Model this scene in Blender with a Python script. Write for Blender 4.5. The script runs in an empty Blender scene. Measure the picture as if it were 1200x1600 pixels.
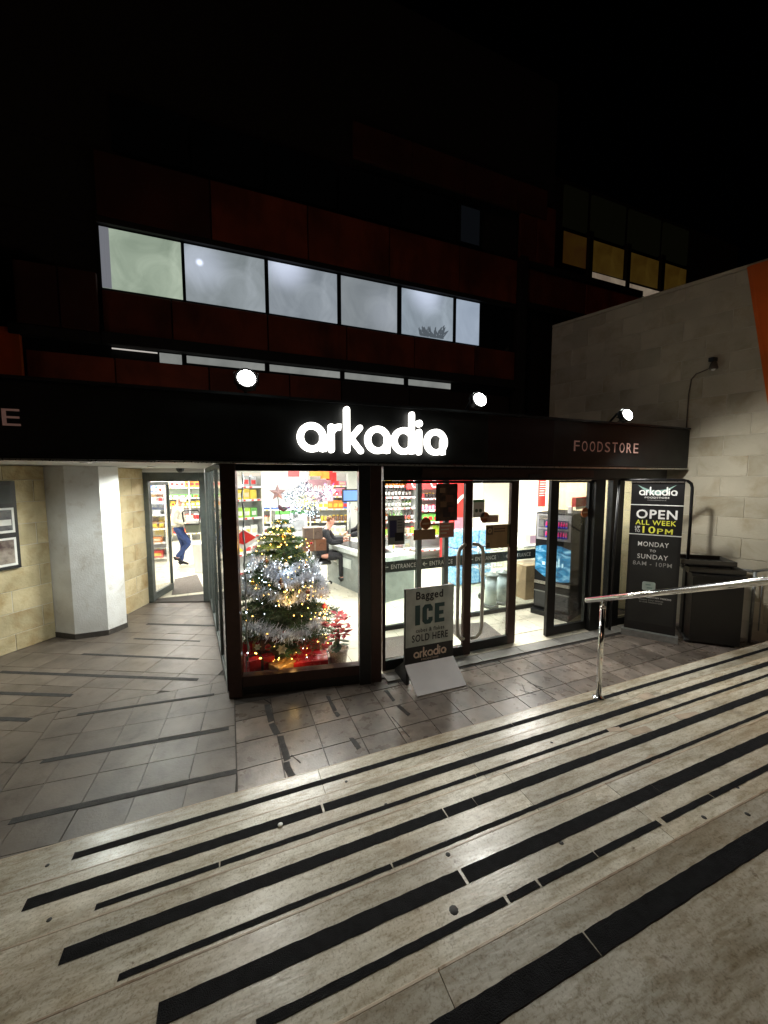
import bpy, bmesh, math, random
from mathutils import Vector, Matrix
random.seed(7)
R = math.radians
SC = bpy.context.scene
COL = SC.collection

# ------------------------------------------------------------------ camera, sky, sun, exposure
CAM_H = 2.12
cam_d = bpy.data.cameras.new('camera'); cam = bpy.data.objects.new('camera', cam_d); COL.objects.link(cam)
cam_d.sensor_fit = 'HORIZONTAL'; cam_d.sensor_width = 36; cam_d.lens = 18
cam_d.clip_start = 0.03; cam_d.clip_end = 500
cam.location = (0, 0, CAM_H); cam.rotation_euler = (R(85), 0, R(-22))
SC.camera = cam
w = bpy.data.worlds.new('World'); SC.world = w; w.use_nodes = True
wn = w.node_tree.nodes; bg = wn['Background']
sky = wn.new('ShaderNodeTexSky'); sky.sky_type = 'NISHITA'; sky.sun_disc = False
sky.sun_elevation = R(32); sky.sun_rotation = R(200)
w.node_tree.links.new(sky.outputs[0], bg.inputs[0]); bg.inputs[1].default_value = 0.00004
sd = bpy.data.lights.new('night_sun', 'SUN'); sd.energy = 0.065; sd.angle = R(8); sd.color = (1.0, .55, .36)
so = bpy.data.objects.new('night_sun', sd); COL.objects.link(so)
so.rotation_euler = Vector((0.78, 0.55, -0.34)).to_track_quat('-Z', 'Y').to_euler()
SC.view_settings.view_transform = 'Standard'; SC.view_settings.look = 'None'
SC.view_settings.exposure = 0.0; SC.view_settings.gamma = 1; SC.view_settings.use_curve_mapping = False
SC.cycles.use_denoising = True
SC.cycles.max_bounces = 7; SC.cycles.diffuse_bounces = 3; SC.cycles.glossy_bounces = 3
SC.cycles.transparent_max_bounces = 16; SC.cycles.sample_clamp_indirect = 4
SC.cycles.caustics_reflective = False; SC.cycles.caustics_refractive = False

# ------------------------------------------------------------------ survey: points of the place read off the photograph (1200x1600)
_F = 600.0; _P = R(5); _Y = R(22)
_f = (math.sin(_Y)*math.cos(_P), math.cos(_Y)*math.cos(_P), -math.sin(_P))
_r = (math.cos(_Y), -math.sin(_Y), 0)
_u = (math.sin(_Y)*math.sin(_P), math.cos(_Y)*math.sin(_P), math.cos(_P))
def ray(x, y):
    a = (x-600)/_F; b = -(y-800)/_F
    return [_f[i]+a*_r[i]+b*_u[i] for i in range(3)]
def gy(x, y, Y):
    d = ray(x, y); t = Y/d[1]; return d[0]*t, CAM_H+d[2]*t
def gz(x, y, z=0):
    d = ray(x, y); t = (z-CAM_H)/d[2]; return d[0]*t, d[1]*t

# ------------------------------------------------------------------ materials
def nt(m):
    m.use_nodes = True; return m.node_tree.nodes, m.node_tree.links
def coords(n, l):
    tc = n.new('ShaderNodeTexCoord'); oi = n.new('ShaderNodeObjectInfo'); m1 = n.new('ShaderNodeVectorMath'); m1.operation = 'SCALE'; m1.inputs[0].default_value = (31, 17, 23); l.new(oi.outputs['Random'], m1.inputs['Scale'])
    m2 = n.new('ShaderNodeVectorMath'); m2.operation = 'ADD'; l.new(tc.outputs['Object'], m2.inputs[0]); l.new(m1.outputs[0], m2.inputs[1]); return m2.outputs[0]
def mat(name, col, rough=.6, metal=0, var=.15, scale=6, bump=0, bscale=None, spec=.5, col2=None, emis=None, estr=0, stretch=None, detail=6, fac=(.35, .65), coat=0):
    m = bpy.data.materials.new(name); n, l = nt(m); b = n['Principled BSDF']
    mp = n.new('ShaderNodeMapping'); l.new(coords(n, l), mp.inputs[0])
    if stretch: mp.inputs['Scale'].default_value = stretch
    nz = n.new('ShaderNodeTexNoise'); nz.inputs['Scale'].default_value = scale; nz.inputs['Detail'].default_value = detail
    l.new(mp.outputs[0], nz.inputs[0])
    rp = n.new('ShaderNodeValToRGB'); c2 = col2 or tuple(c*(1-var) for c in col)
    c1 = tuple(min(1, c*(1+var*.6)) for c in col) if not col2 else col
    rp.color_ramp.elements[0].color = (*c2, 1); rp.color_ramp.elements[1].color = (*c1, 1)
    rp.color_ramp.elements[0].position, rp.color_ramp.elements[1].position = fac
    l.new(nz.outputs[0], rp.inputs[0]); l.new(rp.outputs[0], b.inputs['Base Color'])
    b.inputs['Roughness'].default_value = rough; b.inputs['Metallic'].default_value = metal
    b.inputs['Specular IOR Level'].default_value = spec
    if coat: b.inputs['Coat Weight'].default_value = coat
    if rough > .15:
        mr = n.new('ShaderNodeMapRange'); mr.inputs[3].default_value = max(.04, rough-.12); mr.inputs[4].default_value = min(1, rough+.12)
        nr = n.new('ShaderNodeTexNoise'); nr.inputs['Scale'].default_value = scale*2.3; nr.inputs['Detail'].default_value = 5
        l.new(mp.outputs[0], nr.inputs[0]); l.new(nr.outputs[0], mr.inputs[0]); l.new(mr.outputs[0], b.inputs['Roughness'])
    if bump:
        nb = n.new('ShaderNodeTexNoise'); nb.inputs['Scale'].default_value = bscale or scale*8; nb.inputs['Detail'].default_value = 6
        l.new(mp.outputs[0], nb.inputs[0])
        bp = n.new('ShaderNodeBump'); bp.inputs['Strength'].default_value = bump; bp.inputs['Distance'].default_value = .01
        l.new(nb.outputs[0], bp.inputs['Height']); l.new(bp.outputs[0], b.inputs['Normal'])
    if emis:
        b.inputs['Emission Color'].default_value = (*emis, 1); b.inputs['Emission Strength'].default_value = estr
        m.cycles.emission_sampling = 'NONE'
    return m
def rnd_tint(m, amt=.25, hue=None):
    """each object of the material gets a tone of its own"""
    n, l = nt(m); b = n['Principled BSDF']; src = b.inputs['Base Color'].links[0].from_socket
    oi = n.new('ShaderNodeObjectInfo'); mr = n.new('ShaderNodeMapRange')
    mr.inputs[3].default_value = 1-amt; mr.inputs[4].default_value = 1+amt*.5
    l.new(oi.outputs['Random'], mr.inputs[0])
    mx = n.new('ShaderNodeMix'); mx.data_type = 'RGBA'; mx.blend_type = 'MULTIPLY'; mx.inputs[0].default_value = 1
    l.new(src, mx.inputs[6]); l.new(mr.outputs[0], mx.inputs[7]); l.new(mx.outputs[2], b.inputs['Base Color'])
    return m
def glass(name, tint=(.97, .985, .98), refl=.5, rough=.01):
    m = bpy.data.materials.new(name); n, l = nt(m); n.remove(n['Principled BSDF'])
    t = n.new('ShaderNodeBsdfTransparent'); t.inputs[0].default_value = (*tint, 1)
    g = n.new('ShaderNodeBsdfGlossy'); g.inputs['Roughness'].default_value = rough
    nz = n.new('ShaderNodeTexNoise'); nz.inputs['Scale'].default_value = 3
    tc = n.new('ShaderNodeTexCoord'); l.new(tc.outputs['Object'], nz.inputs[0])
    mr = n.new('ShaderNodeMapRange'); mr.inputs[3].default_value = .005; mr.inputs[4].default_value = .06; l.new(nz.outputs[0], mr.inputs[0]); l.new(mr.outputs[0], g.inputs['Roughness'])
    fr = n.new('ShaderNodeFresnel'); fr.inputs[0].default_value = 1.45
    ml = n.new('ShaderNodeMath'); ml.operation = 'MULTIPLY'; ml.inputs[1].default_value = refl; l.new(fr.outputs[0], ml.inputs[0])
    mx = n.new('ShaderNodeMixShader'); l.new(ml.outputs[0], mx.inputs[0]); l.new(t.outputs[0], mx.inputs[1]); l.new(g.outputs[0], mx.inputs[2])
    l.new(mx.outputs[0], n['Material Output'].inputs[0]); return m
def emit(name, col, s, sample=False):
    m = bpy.data.materials.new(name); n, l = nt(m); b = n['Principled BSDF']
    b.inputs['Base Color'].default_value = (*[c*.6 for c in col], 1)
    b.inputs['Emission Color'].default_value = (*col, 1); b.inputs['Emission Strength'].default_value = s
    if not sample: m.cycles.emission_sampling = 'NONE'
    return m

M = {}
M['travertine'] = mat('travertine', (.70, .66, .56), .30, var=.3, scale=2.6, bump=.07, bscale=60, stretch=(.45, 1.7, 1), col2=(.45, .415, .335), detail=12, fac=(.32, .66))
def stains(m, sc, col, lo, hi, stretch=(1, 1, 1)):
    n, l = nt(m); b = n['Principled BSDF']; src = b.inputs['Base Color'].links[0].from_socket
    mp = n.new('ShaderNodeMapping'); mp.inputs['Scale'].default_value = stretch; mp.inputs['Location'].default_value = (sc*.37, 1.3, .2)
    nz = n.new('ShaderNodeTexNoise'); nz.inputs['Scale'].default_value = sc; nz.inputs['Detail'].default_value = 10; nz.inputs['Roughness'].default_value = .65; nz.inputs['Distortion'].default_value = .4
    l.new(coords(n, l), mp.inputs[0]); l.new(mp.outputs[0], nz.inputs[0]); mr = n.new('ShaderNodeMapRange'); mr.inputs[1].default_value = lo; mr.inputs[2].default_value = hi; l.new(nz.outputs[0], mr.inputs[0])
    mx = n.new('ShaderNodeMix'); mx.data_type = 'RGBA'; mx.blend_type = 'MULTIPLY'; mx.inputs[7].default_value = (*col, 1); l.new(mr.outputs[0], mx.inputs[0]); l.new(src, mx.inputs[6]); l.new(mx.outputs[2], b.inputs['Base Color'])
stains(M['travertine'], 1.6, (.80, .73, .64), .46, .66); stains(M['travertine'], 9, (.62, .57, .48), .47, .68, (.4, 2.2, 1)); stains(M['travertine'], 28, (.70, .66, .58), .46, .66, (.5, 1.6, 1)); stains(M['travertine'], 110, (.62, .58, .52), .5, .66); stains(M['travertine'], 17, (.42, .36, .30), .64, .72)
rnd_tint(M['travertine'], .16)
M['nosing'] = mat('worn_nosing', (.55, .45, .33), .4, scale=3, bump=.1, col2=(.34, .26, .18), stretch=(.6, 4, 1), detail=10); stains(M['nosing'], 20, (.6, .5, .4), .5, .7)
M['riser'] = mat('riser_stone', (.4, .36, .28), .6, scale=3, bump=.2)
M['grip'] = mat('grip_tape', (.009, .009, .010), .85, var=.5, scale=30, bump=.5, bscale=300, spec=.15)
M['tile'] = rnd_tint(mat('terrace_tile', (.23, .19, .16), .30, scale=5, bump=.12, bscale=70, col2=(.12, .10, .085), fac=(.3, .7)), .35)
stains(M['tile'], 9, (.55, .5, .46), .5, .7)
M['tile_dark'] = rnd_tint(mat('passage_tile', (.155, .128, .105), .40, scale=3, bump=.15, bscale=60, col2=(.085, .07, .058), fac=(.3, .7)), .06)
stains(M['tile_dark'], 6, (.6, .56, .53), .5, .72)
M['grout'] = mat('grout', (.06, .052, .045), .9, scale=20, bump=.4)
M['threshold'] = rnd_tint(mat('threshold_stone', (.22, .21, .19), .4, scale=8, bump=.2), .2)
M['block'] = rnd_tint(mat('limestone_block', (.60, .55, .43), .85, scale=1.5, bump=.35, bscale=45, col2=(.46, .42, .32)), .07)
stains(M['block'], 2, (.7, .62, .5), .5, .75)
M['block_y'] = rnd_tint(mat('yellow_limestone', (.62, .53, .33), .85, scale=2.5, bump=.6, bscale=30, col2=(.44, .37, .22)), .08)
stains(M['block_y'], 3, (.7, .58, .42), .5, .72)
M['mortar'] = mat('mortar', (.56, .52, .42), .9, scale=10, bump=.3)
M['plaster'] = mat('white_plaster', (.82, .83, .83), .8, scale=2.5, bump=.3, bscale=60, col2=(.66, .65, .63))
stains(M['plaster'], 5, (.75, .7, .64), .55, .75)
M['ceil'] = mat('soffit_paint', (.7, .7, .68), .8, scale=3)
M['fascia'] = mat('fascia_black', (.010, .011, .011), .42, scale=3, var=.3, spec=.3)
M['fascia_red'] = mat('fascia_maroon', (.012, .004, .004), .5, scale=3, var=.3, spec=.2)
M['trim'] = mat('dark_trim', (.02, .022, .024), .35, metal=.4, scale=20, bump=.1)
M['alu_black'] = mat('black_aluminium', (.012, .012, .012), .35, metal=.3, scale=15, bump=.1)
M['alu_brown'] = mat('brown_aluminium', (.05, .025, .02), .4, metal=.4, scale=15, bump=.1)
M['alu_grey'] = mat('grey_door_metal', (.09, .105, .10), .5, metal=.3, scale=12, bump=.1)
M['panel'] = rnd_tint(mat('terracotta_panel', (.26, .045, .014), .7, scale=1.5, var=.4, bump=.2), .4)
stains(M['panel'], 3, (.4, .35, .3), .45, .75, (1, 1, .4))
M['panel_top'] = mat('dark_top_panel', (.07, .012, .005), .8, scale=1.2, var=.4)  # terracotta panel darkened to paint the light fading at top and left
M['orange'] = mat('orange_render', (.8, .14, .012), .8, scale=1.5, bump=.2, emis=None)  # saturated orange stands for street lamp glow on the walls
M['joint'] = mat('panel_joint', (.01, .008, .008), .8)
M['chrome'] = mat('polished_steel', (.75, .75, .74), .12, metal=1, scale=40, var=.1)
M['brushed'] = mat('brushed_steel', (.55, .55, .53), .3, metal=1, scale=30)
M['glass'] = glass('clear_glass')
M['glass_green'] = glass('green_glass', (.92, .97, .95), .6)
M['glass_dark'] = mat('unlit_window_glass', (.012, .014, .018), .08, scale=1, spec=.8)
M['band'] = mat('grey_glass_band', (.045, .06, .058), .25, scale=5)
M['white'] = mat('white_paint', (.8, .8, .78), .5, scale=5, var=.06)
M['cream'] = mat('cream_wall', (.78, .68, .40), .8, scale=3, var=.08)  # cream carries the yellow cast of the shop light
M['shopwhite'] = mat('shop_white_wall', (.8, .82, .8), .8, scale=2, var=.05)
M['shopfloor'] = rnd_tint(mat('shop_floor_tile', (.62, .58, .46), .3, scale=4, var=.12, bump=.05), .06)
M['matgrey'] = mat('door_mat', (.16, .14, .12), .95, scale=80, var=.4, bump=.8, bscale=300)
M['black'] = mat('black_plastic', (.01, .01, .011), .4, scale=20, bump=.1)
M['cloth_black'] = mat('black_cloth', (.012, .012, .015), .9, scale=30, bump=.4)
M['letter'] = emit('lit_letter', (1, .97, .9), 3.5, True)
M['copper'] = mat('copper_letter', (.55, .33, .28), .5, metal=.1, scale=20, emis=(.8, .45, .38), estr=.06)
M['counter'] = mat('checkout_grey', (.22, .245, .235), .5, scale=8)
M['counter_top'] = mat('checkout_top', (.55, .6, .57), .35, scale=8)
M['steelgrey'] = mat('steel_grey', (.3, .32, .32), .4, metal=.5, scale=20)
def flat(name, col, rough=.55, **k):
    if name not in M: M[name] = mat(name, col, rough, scale=12, **({'var': .12} | k))
    return M[name]

# ------------------------------------------------------------------ object helpers
def empty(name, label=None, cat=None, loc=(0, 0, 0), rz=0, group=None, kind=None):
    o = bpy.data.objects.new(name, None); COL.objects.link(o); o.location = loc; o.rotation_euler = (0, 0, rz)
    o.empty_display_size = .1
    return tag(o, label, cat, group, kind)
def tag(o, label=None, cat=None, group=None, kind=None):
    if label: o['label'] = label
    if cat: o['category'] = cat
    if group: o['group'] = group
    if kind: o['kind'] = kind
    return o
def origin(p):
    v = Vector((0, 0, 0))
    while p is not None: v += p.location; p = p.parent
    return v
class B:
    def __init__(s): s.bm = bmesh.new()
    def box(s, a, b, rot=0, piv=None, bev=0):
        (x0, y0, z0), (x1, y1, z1) = a, b
        vs = [s.bm.verts.new(v) for v in ((x0,y0,z0),(x1,y0,z0),(x1,y1,z0),(x0,y1,z0),(x0,y0,z1),(x1,y0,z1),(x1,y1,z1),(x0,y1,z1))]
        fs = [s.bm.faces.new([vs[i] for i in f]) for f in ((0,3,2,1),(4,5,6,7),(0,1,5,4),(1,2,6,5),(2,3,7,6),(3,0,4,7))]
        if bev:
            es = list({e for f in fs for e in f.edges})
            r = bmesh.ops.bevel(s.bm, geom=es, offset=bev, segments=1, affect='EDGES'); vs = list({v for f in r['faces'] for v in f.verts} | {v for v in vs if v.is_valid})
        if rot:
            piv = piv or ((x0+x1)/2, (y0+y1)/2, 0)
            bmesh.ops.rotate(s.bm, verts=vs, cent=piv, matrix=Matrix.Rotation(rot, 3, 'Z'))
        return s
    def prism(s, pts, z0, z1, axis='z'):
        f = (lambda p, z: (p[0], p[1], z)) if axis == 'z' else ((lambda p, z: (p[0], z, p[1])) if axis == 'y' else (lambda p, z: (z, p[0], p[1])))
        lo = [s.bm.verts.new(f(p, z0)) for p in pts]; hi = [s.bm.verts.new(f(p, z1)) for p in pts]
        n = len(pts); s.bm.faces.new(lo[::-1]); s.bm.faces.new(hi)
        for i in range(n): s.bm.faces.new((lo[i], lo[(i+1) % n], hi[(i+1) % n], hi[i]))
        return s
    def wallbox(s, p, q, z0, z1, t=.05, off=0):
        """upright slab along plan line p-q, thickness t to the left of p->q, starting at off"""
        d = Vector((q[0]-p[0], q[1]-p[1])).normalized(); n = Vector((-d.y, d.x))
        a = Vector(p)+n*off; b = Vector(q)+n*off; c = b+n*t; e = a+n*t
        return s.prism([tuple(a), tuple(b), tuple(c), tuple(e)], z0, z1)
    def tube(s, pts, r, seg=10, cap=True):
        pts = [Vector(p) for p in pts]; rings = []
        rr = r if isinstance(r, (list, tuple)) else [r]*len(pts)
        up = None
        for i, p in enumerate(pts):
            d = (pts[min(i+1, len(pts)-1)]-pts[max(i-1, 0)]).normalized()
            if up is None: up = Vector((0, 0, 1)) if abs(d.z) < .9 else Vector((1, 0, 0))
            a = d.cross(up).normalized(); b = a.cross(d).normalized(); up = b
            rings.append([s.bm.verts.new(p+(a*math.cos(2*math.pi*k/seg)+b*math.sin(2*math.pi*k/seg))*rr[i]) for k in range(seg)])
        for i in range(len(rings)-1):
            for k in range(seg):
                f = s.bm.faces.new((rings[i][k], rings[i][(k+1) % seg], rings[i+1][(k+1) % seg], rings[i+1][k])); f.smooth = True
        if cap: s.bm.faces.new(rings[0][::-1]); s.bm.faces.new(rings[-1])
        return s
    def lathe(s, prof, c=(0, 0, 0), seg=14):
        rings = []
        for r, z in prof:
            rings.append([s.bm.verts.new((c[0]+max(r, 1e-4)*math.cos(2*math.pi*k/seg), c[1]+max(r, 1e-4)*math.sin(2*math.pi*k/seg), c[2]+z)) for k in range(seg)])
        for i in range(len(rings)-1):
            for k in range(seg):
                f = s.bm.faces.new((rings[i][k], rings[i][(k+1) % seg], rings[i+1][(k+1) % seg], rings[i+1][k])); f.smooth = True
        s.bm.faces.new(rings[0][::-1]); s.bm.faces.new(rings[-1]); return s
    def ball(s, c, r, seg=10, sz=1):
        n = seg//2+1
        return s.lathe([(r*math.sin(math.pi*i/n), -r*sz*math.cos(math.pi*i/n)) for i in range(n+1)], c, seg)
    def quad(s, *p): s.bm.faces.new([s.bm.verts.new(v) for v in p]); return s
    def build(s, name, m, parent=None, local=False, label=None, kind=None, cat=None, group=None, base=None):
        me = bpy.data.meshes.new(name)
        bmesh.ops.recalc_face_normals(s.bm, faces=s.bm.faces)
        s.bm.to_mesh(me); s.bm.free(); me.materials.append(m)
        o = bpy.data.objects.new(name, me); COL.objects.link(o)
        if parent is not None:
            o.parent = parent
            if not local: me.transform(Matrix.Translation(-origin(parent)))
        elif base is not None:
            me.transform(Matrix.Translation(-Vector(base))); o.location = base
        return tag(o, label, cat, group, kind)
def box(name, a, b, m, parent=None, **k):
    kk = {q: k.pop(q) for q in ('rot', 'piv', 'bev') if q in k}
    return B().box(a, b, **kk).build(name, m, parent, **k)
def inst(me_o, name, parent, loc, rz=0, scale=None):
    o = bpy.data.objects.new(name, me_o.data); COL.objects.link(o); o.parent = parent; o.location = loc; o.rotation_euler = (0, 0, rz)
    if scale: o.scale = scale
    return o
def copy_tree(o, parent=None):
    c = o.copy(); COL.objects.link(c)
    if parent is not None: c.parent = parent
    for ch in list(o.children): copy_tree(ch, c)
    return c
def text(s, m, parent, name, P, xd, w=None, h=None, proud=.004, off=.0, align='C', up=(0, 0, 1), local=False):
    cu = bpy.data.curves.new('t', 'FONT'); cu.body = s; cu.size = 1; cu.offset = min(off, .006); cu.space_character = 1.12; cu.extrude = .0; cu.resolution_u = 3
    to = bpy.data.objects.new('t', cu); COL.objects.link(to)
    dg = bpy.context.evaluated_depsgraph_get(); me = bpy.data.meshes.new_from_object(to.evaluated_get(dg))
    bpy.data.objects.remove(to)
    xs = [v.co.x for v in me.vertices]; ys = [v.co.y for v in me.vertices]
    x0, x1, y0, y1 = min(xs), max(xs), min(ys), max(ys)
    sy = (h/(y1-y0)) if h else w/(x1-x0); sx = (w/(x1-x0)) if w else sy
    X = Vector(xd).normalized(); U = Vector(up).normalized(); N = X.cross(U)
    N = N.normalized(); P = Vector(P)
    org = origin(parent) if (parent is not None and not local) else Vector()
    ax = (x0+x1)/2 if align == 'C' else x0
    for v in me.vertices:
        v.co = P+X*((v.co.x-ax)*sx)+U*((v.co.y-(y0+y1)/2)*sy)+N*proud-org
    if off > .008:     # bold print: the same flat outline laid again a hair to the side
        bm = bmesh.new(); bm.from_mesh(me); h_ = (y1-y0)*sy; g0 = bm.verts[:]+bm.edges[:]+bm.faces[:]
        for k_, (du, dv) in enumerate([(off*.9, 0), (-off*.9, 0), (0, off*.8), (0, -off*.8)]):
            q_ = bmesh.ops.duplicate(bm, geom=g0); dv_ = X*du*h_+U*dv*h_+N*.0002*(k_+1)
            for v in q_['geom']:
                if isinstance(v, bmesh.types.BMVert): v.co += dv_
        bm.to_mesh(me); bm.free()
    me.materials.append(m); o = bpy.data.objects.new(name, me); COL.objects.link(o)
    if parent is not None: o.parent = parent
    return o
def clip(poly, a, b):
    """keep the part of poly left of the line a->b"""
    out = []; n = len(poly)
    sd = lambda p: (b[0]-a[0])*(p[1]-a[1])-(b[1]-a[1])*(p[0]-a[0])
    for i in range(n):
        p, q = poly[i], poly[(i+1) % n]; sp, sq = sd(p), sd(q)
        if sp >= 0: out.append(p)
        if (sp > 0) != (sq > 0) and abs(sp-sq) > 1e-9:
            t = sp/(sp-sq); out.append((p[0]+(q[0]-p[0])*t, p[1]+(q[1]-p[1])*t))
    return out
def area(poly): return abs(sum(poly[i][0]*poly[(i+1) % len(poly)][1]-poly[(i+1) % len(poly)][0]*poly[i][1] for i in range(len(poly)))/2)
def area_light(name, loc, size, energy, col=(1, 1, 1), aim=None):
    d = bpy.data.lights.new(name, 'AREA'); d.energy = energy; d.color = col; d.shape = 'RECTANGLE'; d.size, d.size_y = size
    o = bpy.data.objects.new(name, d); COL.objects.link(o); o.location = loc
    if aim: o.rotation_euler = (Vector(aim)-Vector(loc)).to_track_quat('-Z', 'Y').to_euler()
    return o

# ================================================================== GROUND, PLAZA, STEPS
ground = box('ground', (-60, -60, -.3), (80, 60, -.06), M['grout'], kind='structure')
plaza = empty('plaza_pavement', kind='structure')
box('bedding', (-5, 2.2, -.05), (7.2, 7.6, -.006), M['grout'], plaza)
g = .0035
g2 = .002
def tile_region(ang, sx, sy, clips, box4, m, name, ox=0, oy=0, jit=.0006):
    ca, sa = math.cos(ang), math.sin(ang); x0, y0, x1, y1 = box4
    for i in range(-26, 27):
        for j in range(-22, 23):
            gg = g if name == 'tile' else g2; u0, v0 = i*sx+gg, j*sy+gg; u1, v1 = (i+1)*sx-gg, (j+1)*sy-gg
            if random.random() < .3: u1 -= random.uniform(0, .004); v0 += random.uniform(0, .004)
            P = [(ox+ca*u-sa*v, oy+sa*u+ca*v) for u, v in ((u0, v0), (u1, v0), (u1, v1), (u0, v1))]
            for a, b in clips:
                if not P: break
                P = clip(P, a, b)
            if len(P) < 3 or area(P) < .004: continue
            cx = sum(p[0] for p in P)/len(P); cy = sum(p[1] for p in P)/len(P)
            if not (x0 <= cx <= x1 and y0 <= cy <= y1): continue
            dz = random.uniform(-jit, jit)
            o = B().prism([(p[0]-cx, p[1]-cy) for p in P], -.02, 0).build(name, m, plaza, local=True)
            o.location = (cx, cy, dz); o.rotation_euler = (random.uniform(-.002, .002), random.uniform(-.002, .002), 0)
# front terrace, right of the display corner
tile_region(0, .318, .305, [((-.012, 4.5), (-.012, 0)), ((6.6, 3.70), (-3, 3.70))], (-.02, 2.3, 6.5, 3.72), M['tile'], 'tile', ox=-.012, oy=2.83)
# left terrace up to the passage (slightly turned)
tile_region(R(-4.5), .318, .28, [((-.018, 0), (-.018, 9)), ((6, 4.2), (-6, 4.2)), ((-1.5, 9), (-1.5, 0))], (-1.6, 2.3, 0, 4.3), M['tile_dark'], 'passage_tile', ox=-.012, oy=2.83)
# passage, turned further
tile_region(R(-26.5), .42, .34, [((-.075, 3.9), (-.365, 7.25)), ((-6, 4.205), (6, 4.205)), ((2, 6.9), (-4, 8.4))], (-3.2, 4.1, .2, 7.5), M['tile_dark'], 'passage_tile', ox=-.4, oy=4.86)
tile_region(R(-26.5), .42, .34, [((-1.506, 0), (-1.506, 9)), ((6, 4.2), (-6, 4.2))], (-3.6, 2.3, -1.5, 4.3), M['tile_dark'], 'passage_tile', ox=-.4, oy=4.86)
# worn anti slip strips on the terrace
def strip(parent, a, b, wd, z, name='grip_strip', m=None, rag=.003, n=None, ends=0):
    a = Vector(a); b = Vector(b); d = (b-a); L = d.length; d.normalize(); nn = Vector((-d.y, d.x)); k = n or max(2, int(L/.035))
    top = []; bot = []
    for i in range(k+1):
        p = a+d*(L*i/k); top.append(p+nn*(wd/2+random.uniform(-rag, rag))); bot.append(p-nn*(wd/2+random.uniform(-rag, rag)))
    if ends: top[0] += d*random.uniform(0, ends); top[-1] -= d*random.uniform(0, ends); bot[0] += d*random.uniform(-ends/2, ends/2)
    return B().prism([tuple(p) for p in bot+top[::-1]], z, z+.0015).build(name, m or M['grip'], parent)
M['grip_worn'] = mat('worn_grip_tape', (.014, .013, .013), .75, scale=20, col2=(.03, .028, .026), bump=.3)
for (a, b, wd) in [((229, 975), (339, 978), .05), ((209, 998), (313, 1002), .03), ((128, 1022), (310, 1030), .04), ((0, 1050), (310, 1062), .05), ((-60, 1081), (113, 1087), .05), ((-60, 1121), (47, 1125), .05),
                  ((120, 1117), (335, 1085), .035), ((65, 1190), (358, 1138), .045), ((15, 1284), (370, 1205), .05)]:
    strip(plaza, gz(*a), gz(*b), wd, .001, m=M['grip_worn'], rag=.0015, ends=.01)
for pts in ([(417, 1100), (424, 1128)], [(424, 1130), (433, 1148)], [(437, 1150), (450, 1188)], [(447, 1191), (457, 1217)], [(512, 1088), (524, 1112)], [(524, 1113), (530, 1120)], [(549, 1153), (562, 1170)],
            [(602, 1078), (617, 1096)], [(621, 1102), (640, 1118)]):
    strip(plaza, gz(*pts[0]), gz(*pts[1]), .05 if pts[0][0] < 500 else .035, .001, m=M['grip_worn'], rag=.005, n=3, ends=.02)

steps = empty('stone_steps', kind='structure')
RISE = .15
NOSE = [2.435, 2.045, 1.640, 1.245, .83]      # front edge of each tread, z = RISE*(k+1)
XL, XR = -7.0, 6.9
for k, ny in enumerate(NOSE):
    z = RISE*(k+1); back = NOSE[k+1]-.02 if k < 4 else -3.5
    box('riser', (XL, back-.3 if k < 4 else -3.5, z-RISE-.02 if k else -.05), (XR, ny-.018, z-.032), M['riser'], steps)
    x = XL
    while x < XR-.01:
        x1 = min(XR, x+random.choice((2.4, 2.7, 3.3)))
        box('nosing', (x+.001, ny-.002, z-.030), (x1-.001, ny+.010, z-.0005), M['nosing'], steps, bev=.003)
        if k < 4: o = box('tread_slab', (x+.0006, back, z-.032), (x1-.0006, ny, z), M['travertine'], steps, bev=.0015)
        else:
            o = box('tread_slab', (x+.0006, .26, z-.032), (x1-.0006, ny, z), M['travertine'], steps, bev=.0015)
        # shift the mesh so that the veins differ per slab
        x = x1
for i in range(14):                             # the landing behind the top nosing
    for j in range(3):
        x0 = XL+i; y1 = .255-j*1.2
        box('landing_slab', (x0+.001, y1-1.198, 5*RISE-.032), (x0+.999, y1, 5*RISE), M['travertine'], steps, bev=.003)
def step_strip(xa, xb, y, z, wd, gaps=(), m=None, tilt=0):
    cuts = [xa]+[c for gp in gaps for c in gp]+[xb]
    for i in range(0, len(cuts), 2):
        if cuts[i+1]-cuts[i] > .02:
            strip(steps, (cuts[i], y+tilt*(cuts[i]-2)), (cuts[i+1], y+tilt*(cuts[i+1]-2)), wd, z+.0006, rag=.0013, m=m, ends=.002)
def sy(px, py, z): return gz(px, py, z)
q = RISE
rows = [  # left end pixel, mid pixel, tread, width
    ((113, 1340), (600, 1193), 1, .040, [(2.05, 2.052)]),
    ((33, 1425), (600, 1232), 2, .054, [(.42, .432), (2.35, 2.352)]),
    ((148, 1420), (600, 1262), 2, .026, [(-.1, -.094), (1.35, 1.352)]),
    ((92, 1505), (600, 1306), 3, .053, [(.95, .956), (1.13, 1.133), (2.5, 2.502)]),
    ((183, 1535), (600, 1358), 3, .022, [(.6, .606)]),
    ((245, 1590), (600, 1426), 4, .057, [(.78, .792), (1.9, 1.902)]),
    ((400, 1600), (600, 1503), 4, .026, [(.88, .892), (1.03, 1.04), (1.33, 1.336), (1.72, 1.75), (2.1, 2.106)]),
]
for (lp, mp, k, wd, gaps) in rows:
    z = k*q; xl, yl = gz(*lp, z); xm, ym = gz(*mp, z)
    step_strip(xl, 6.0, ym, z, wd, gaps)
step_strip(-.4, 4.5, gz(980, 1440, 5*q)[1], 5*q, .063, [(.95, .953)])
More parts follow.
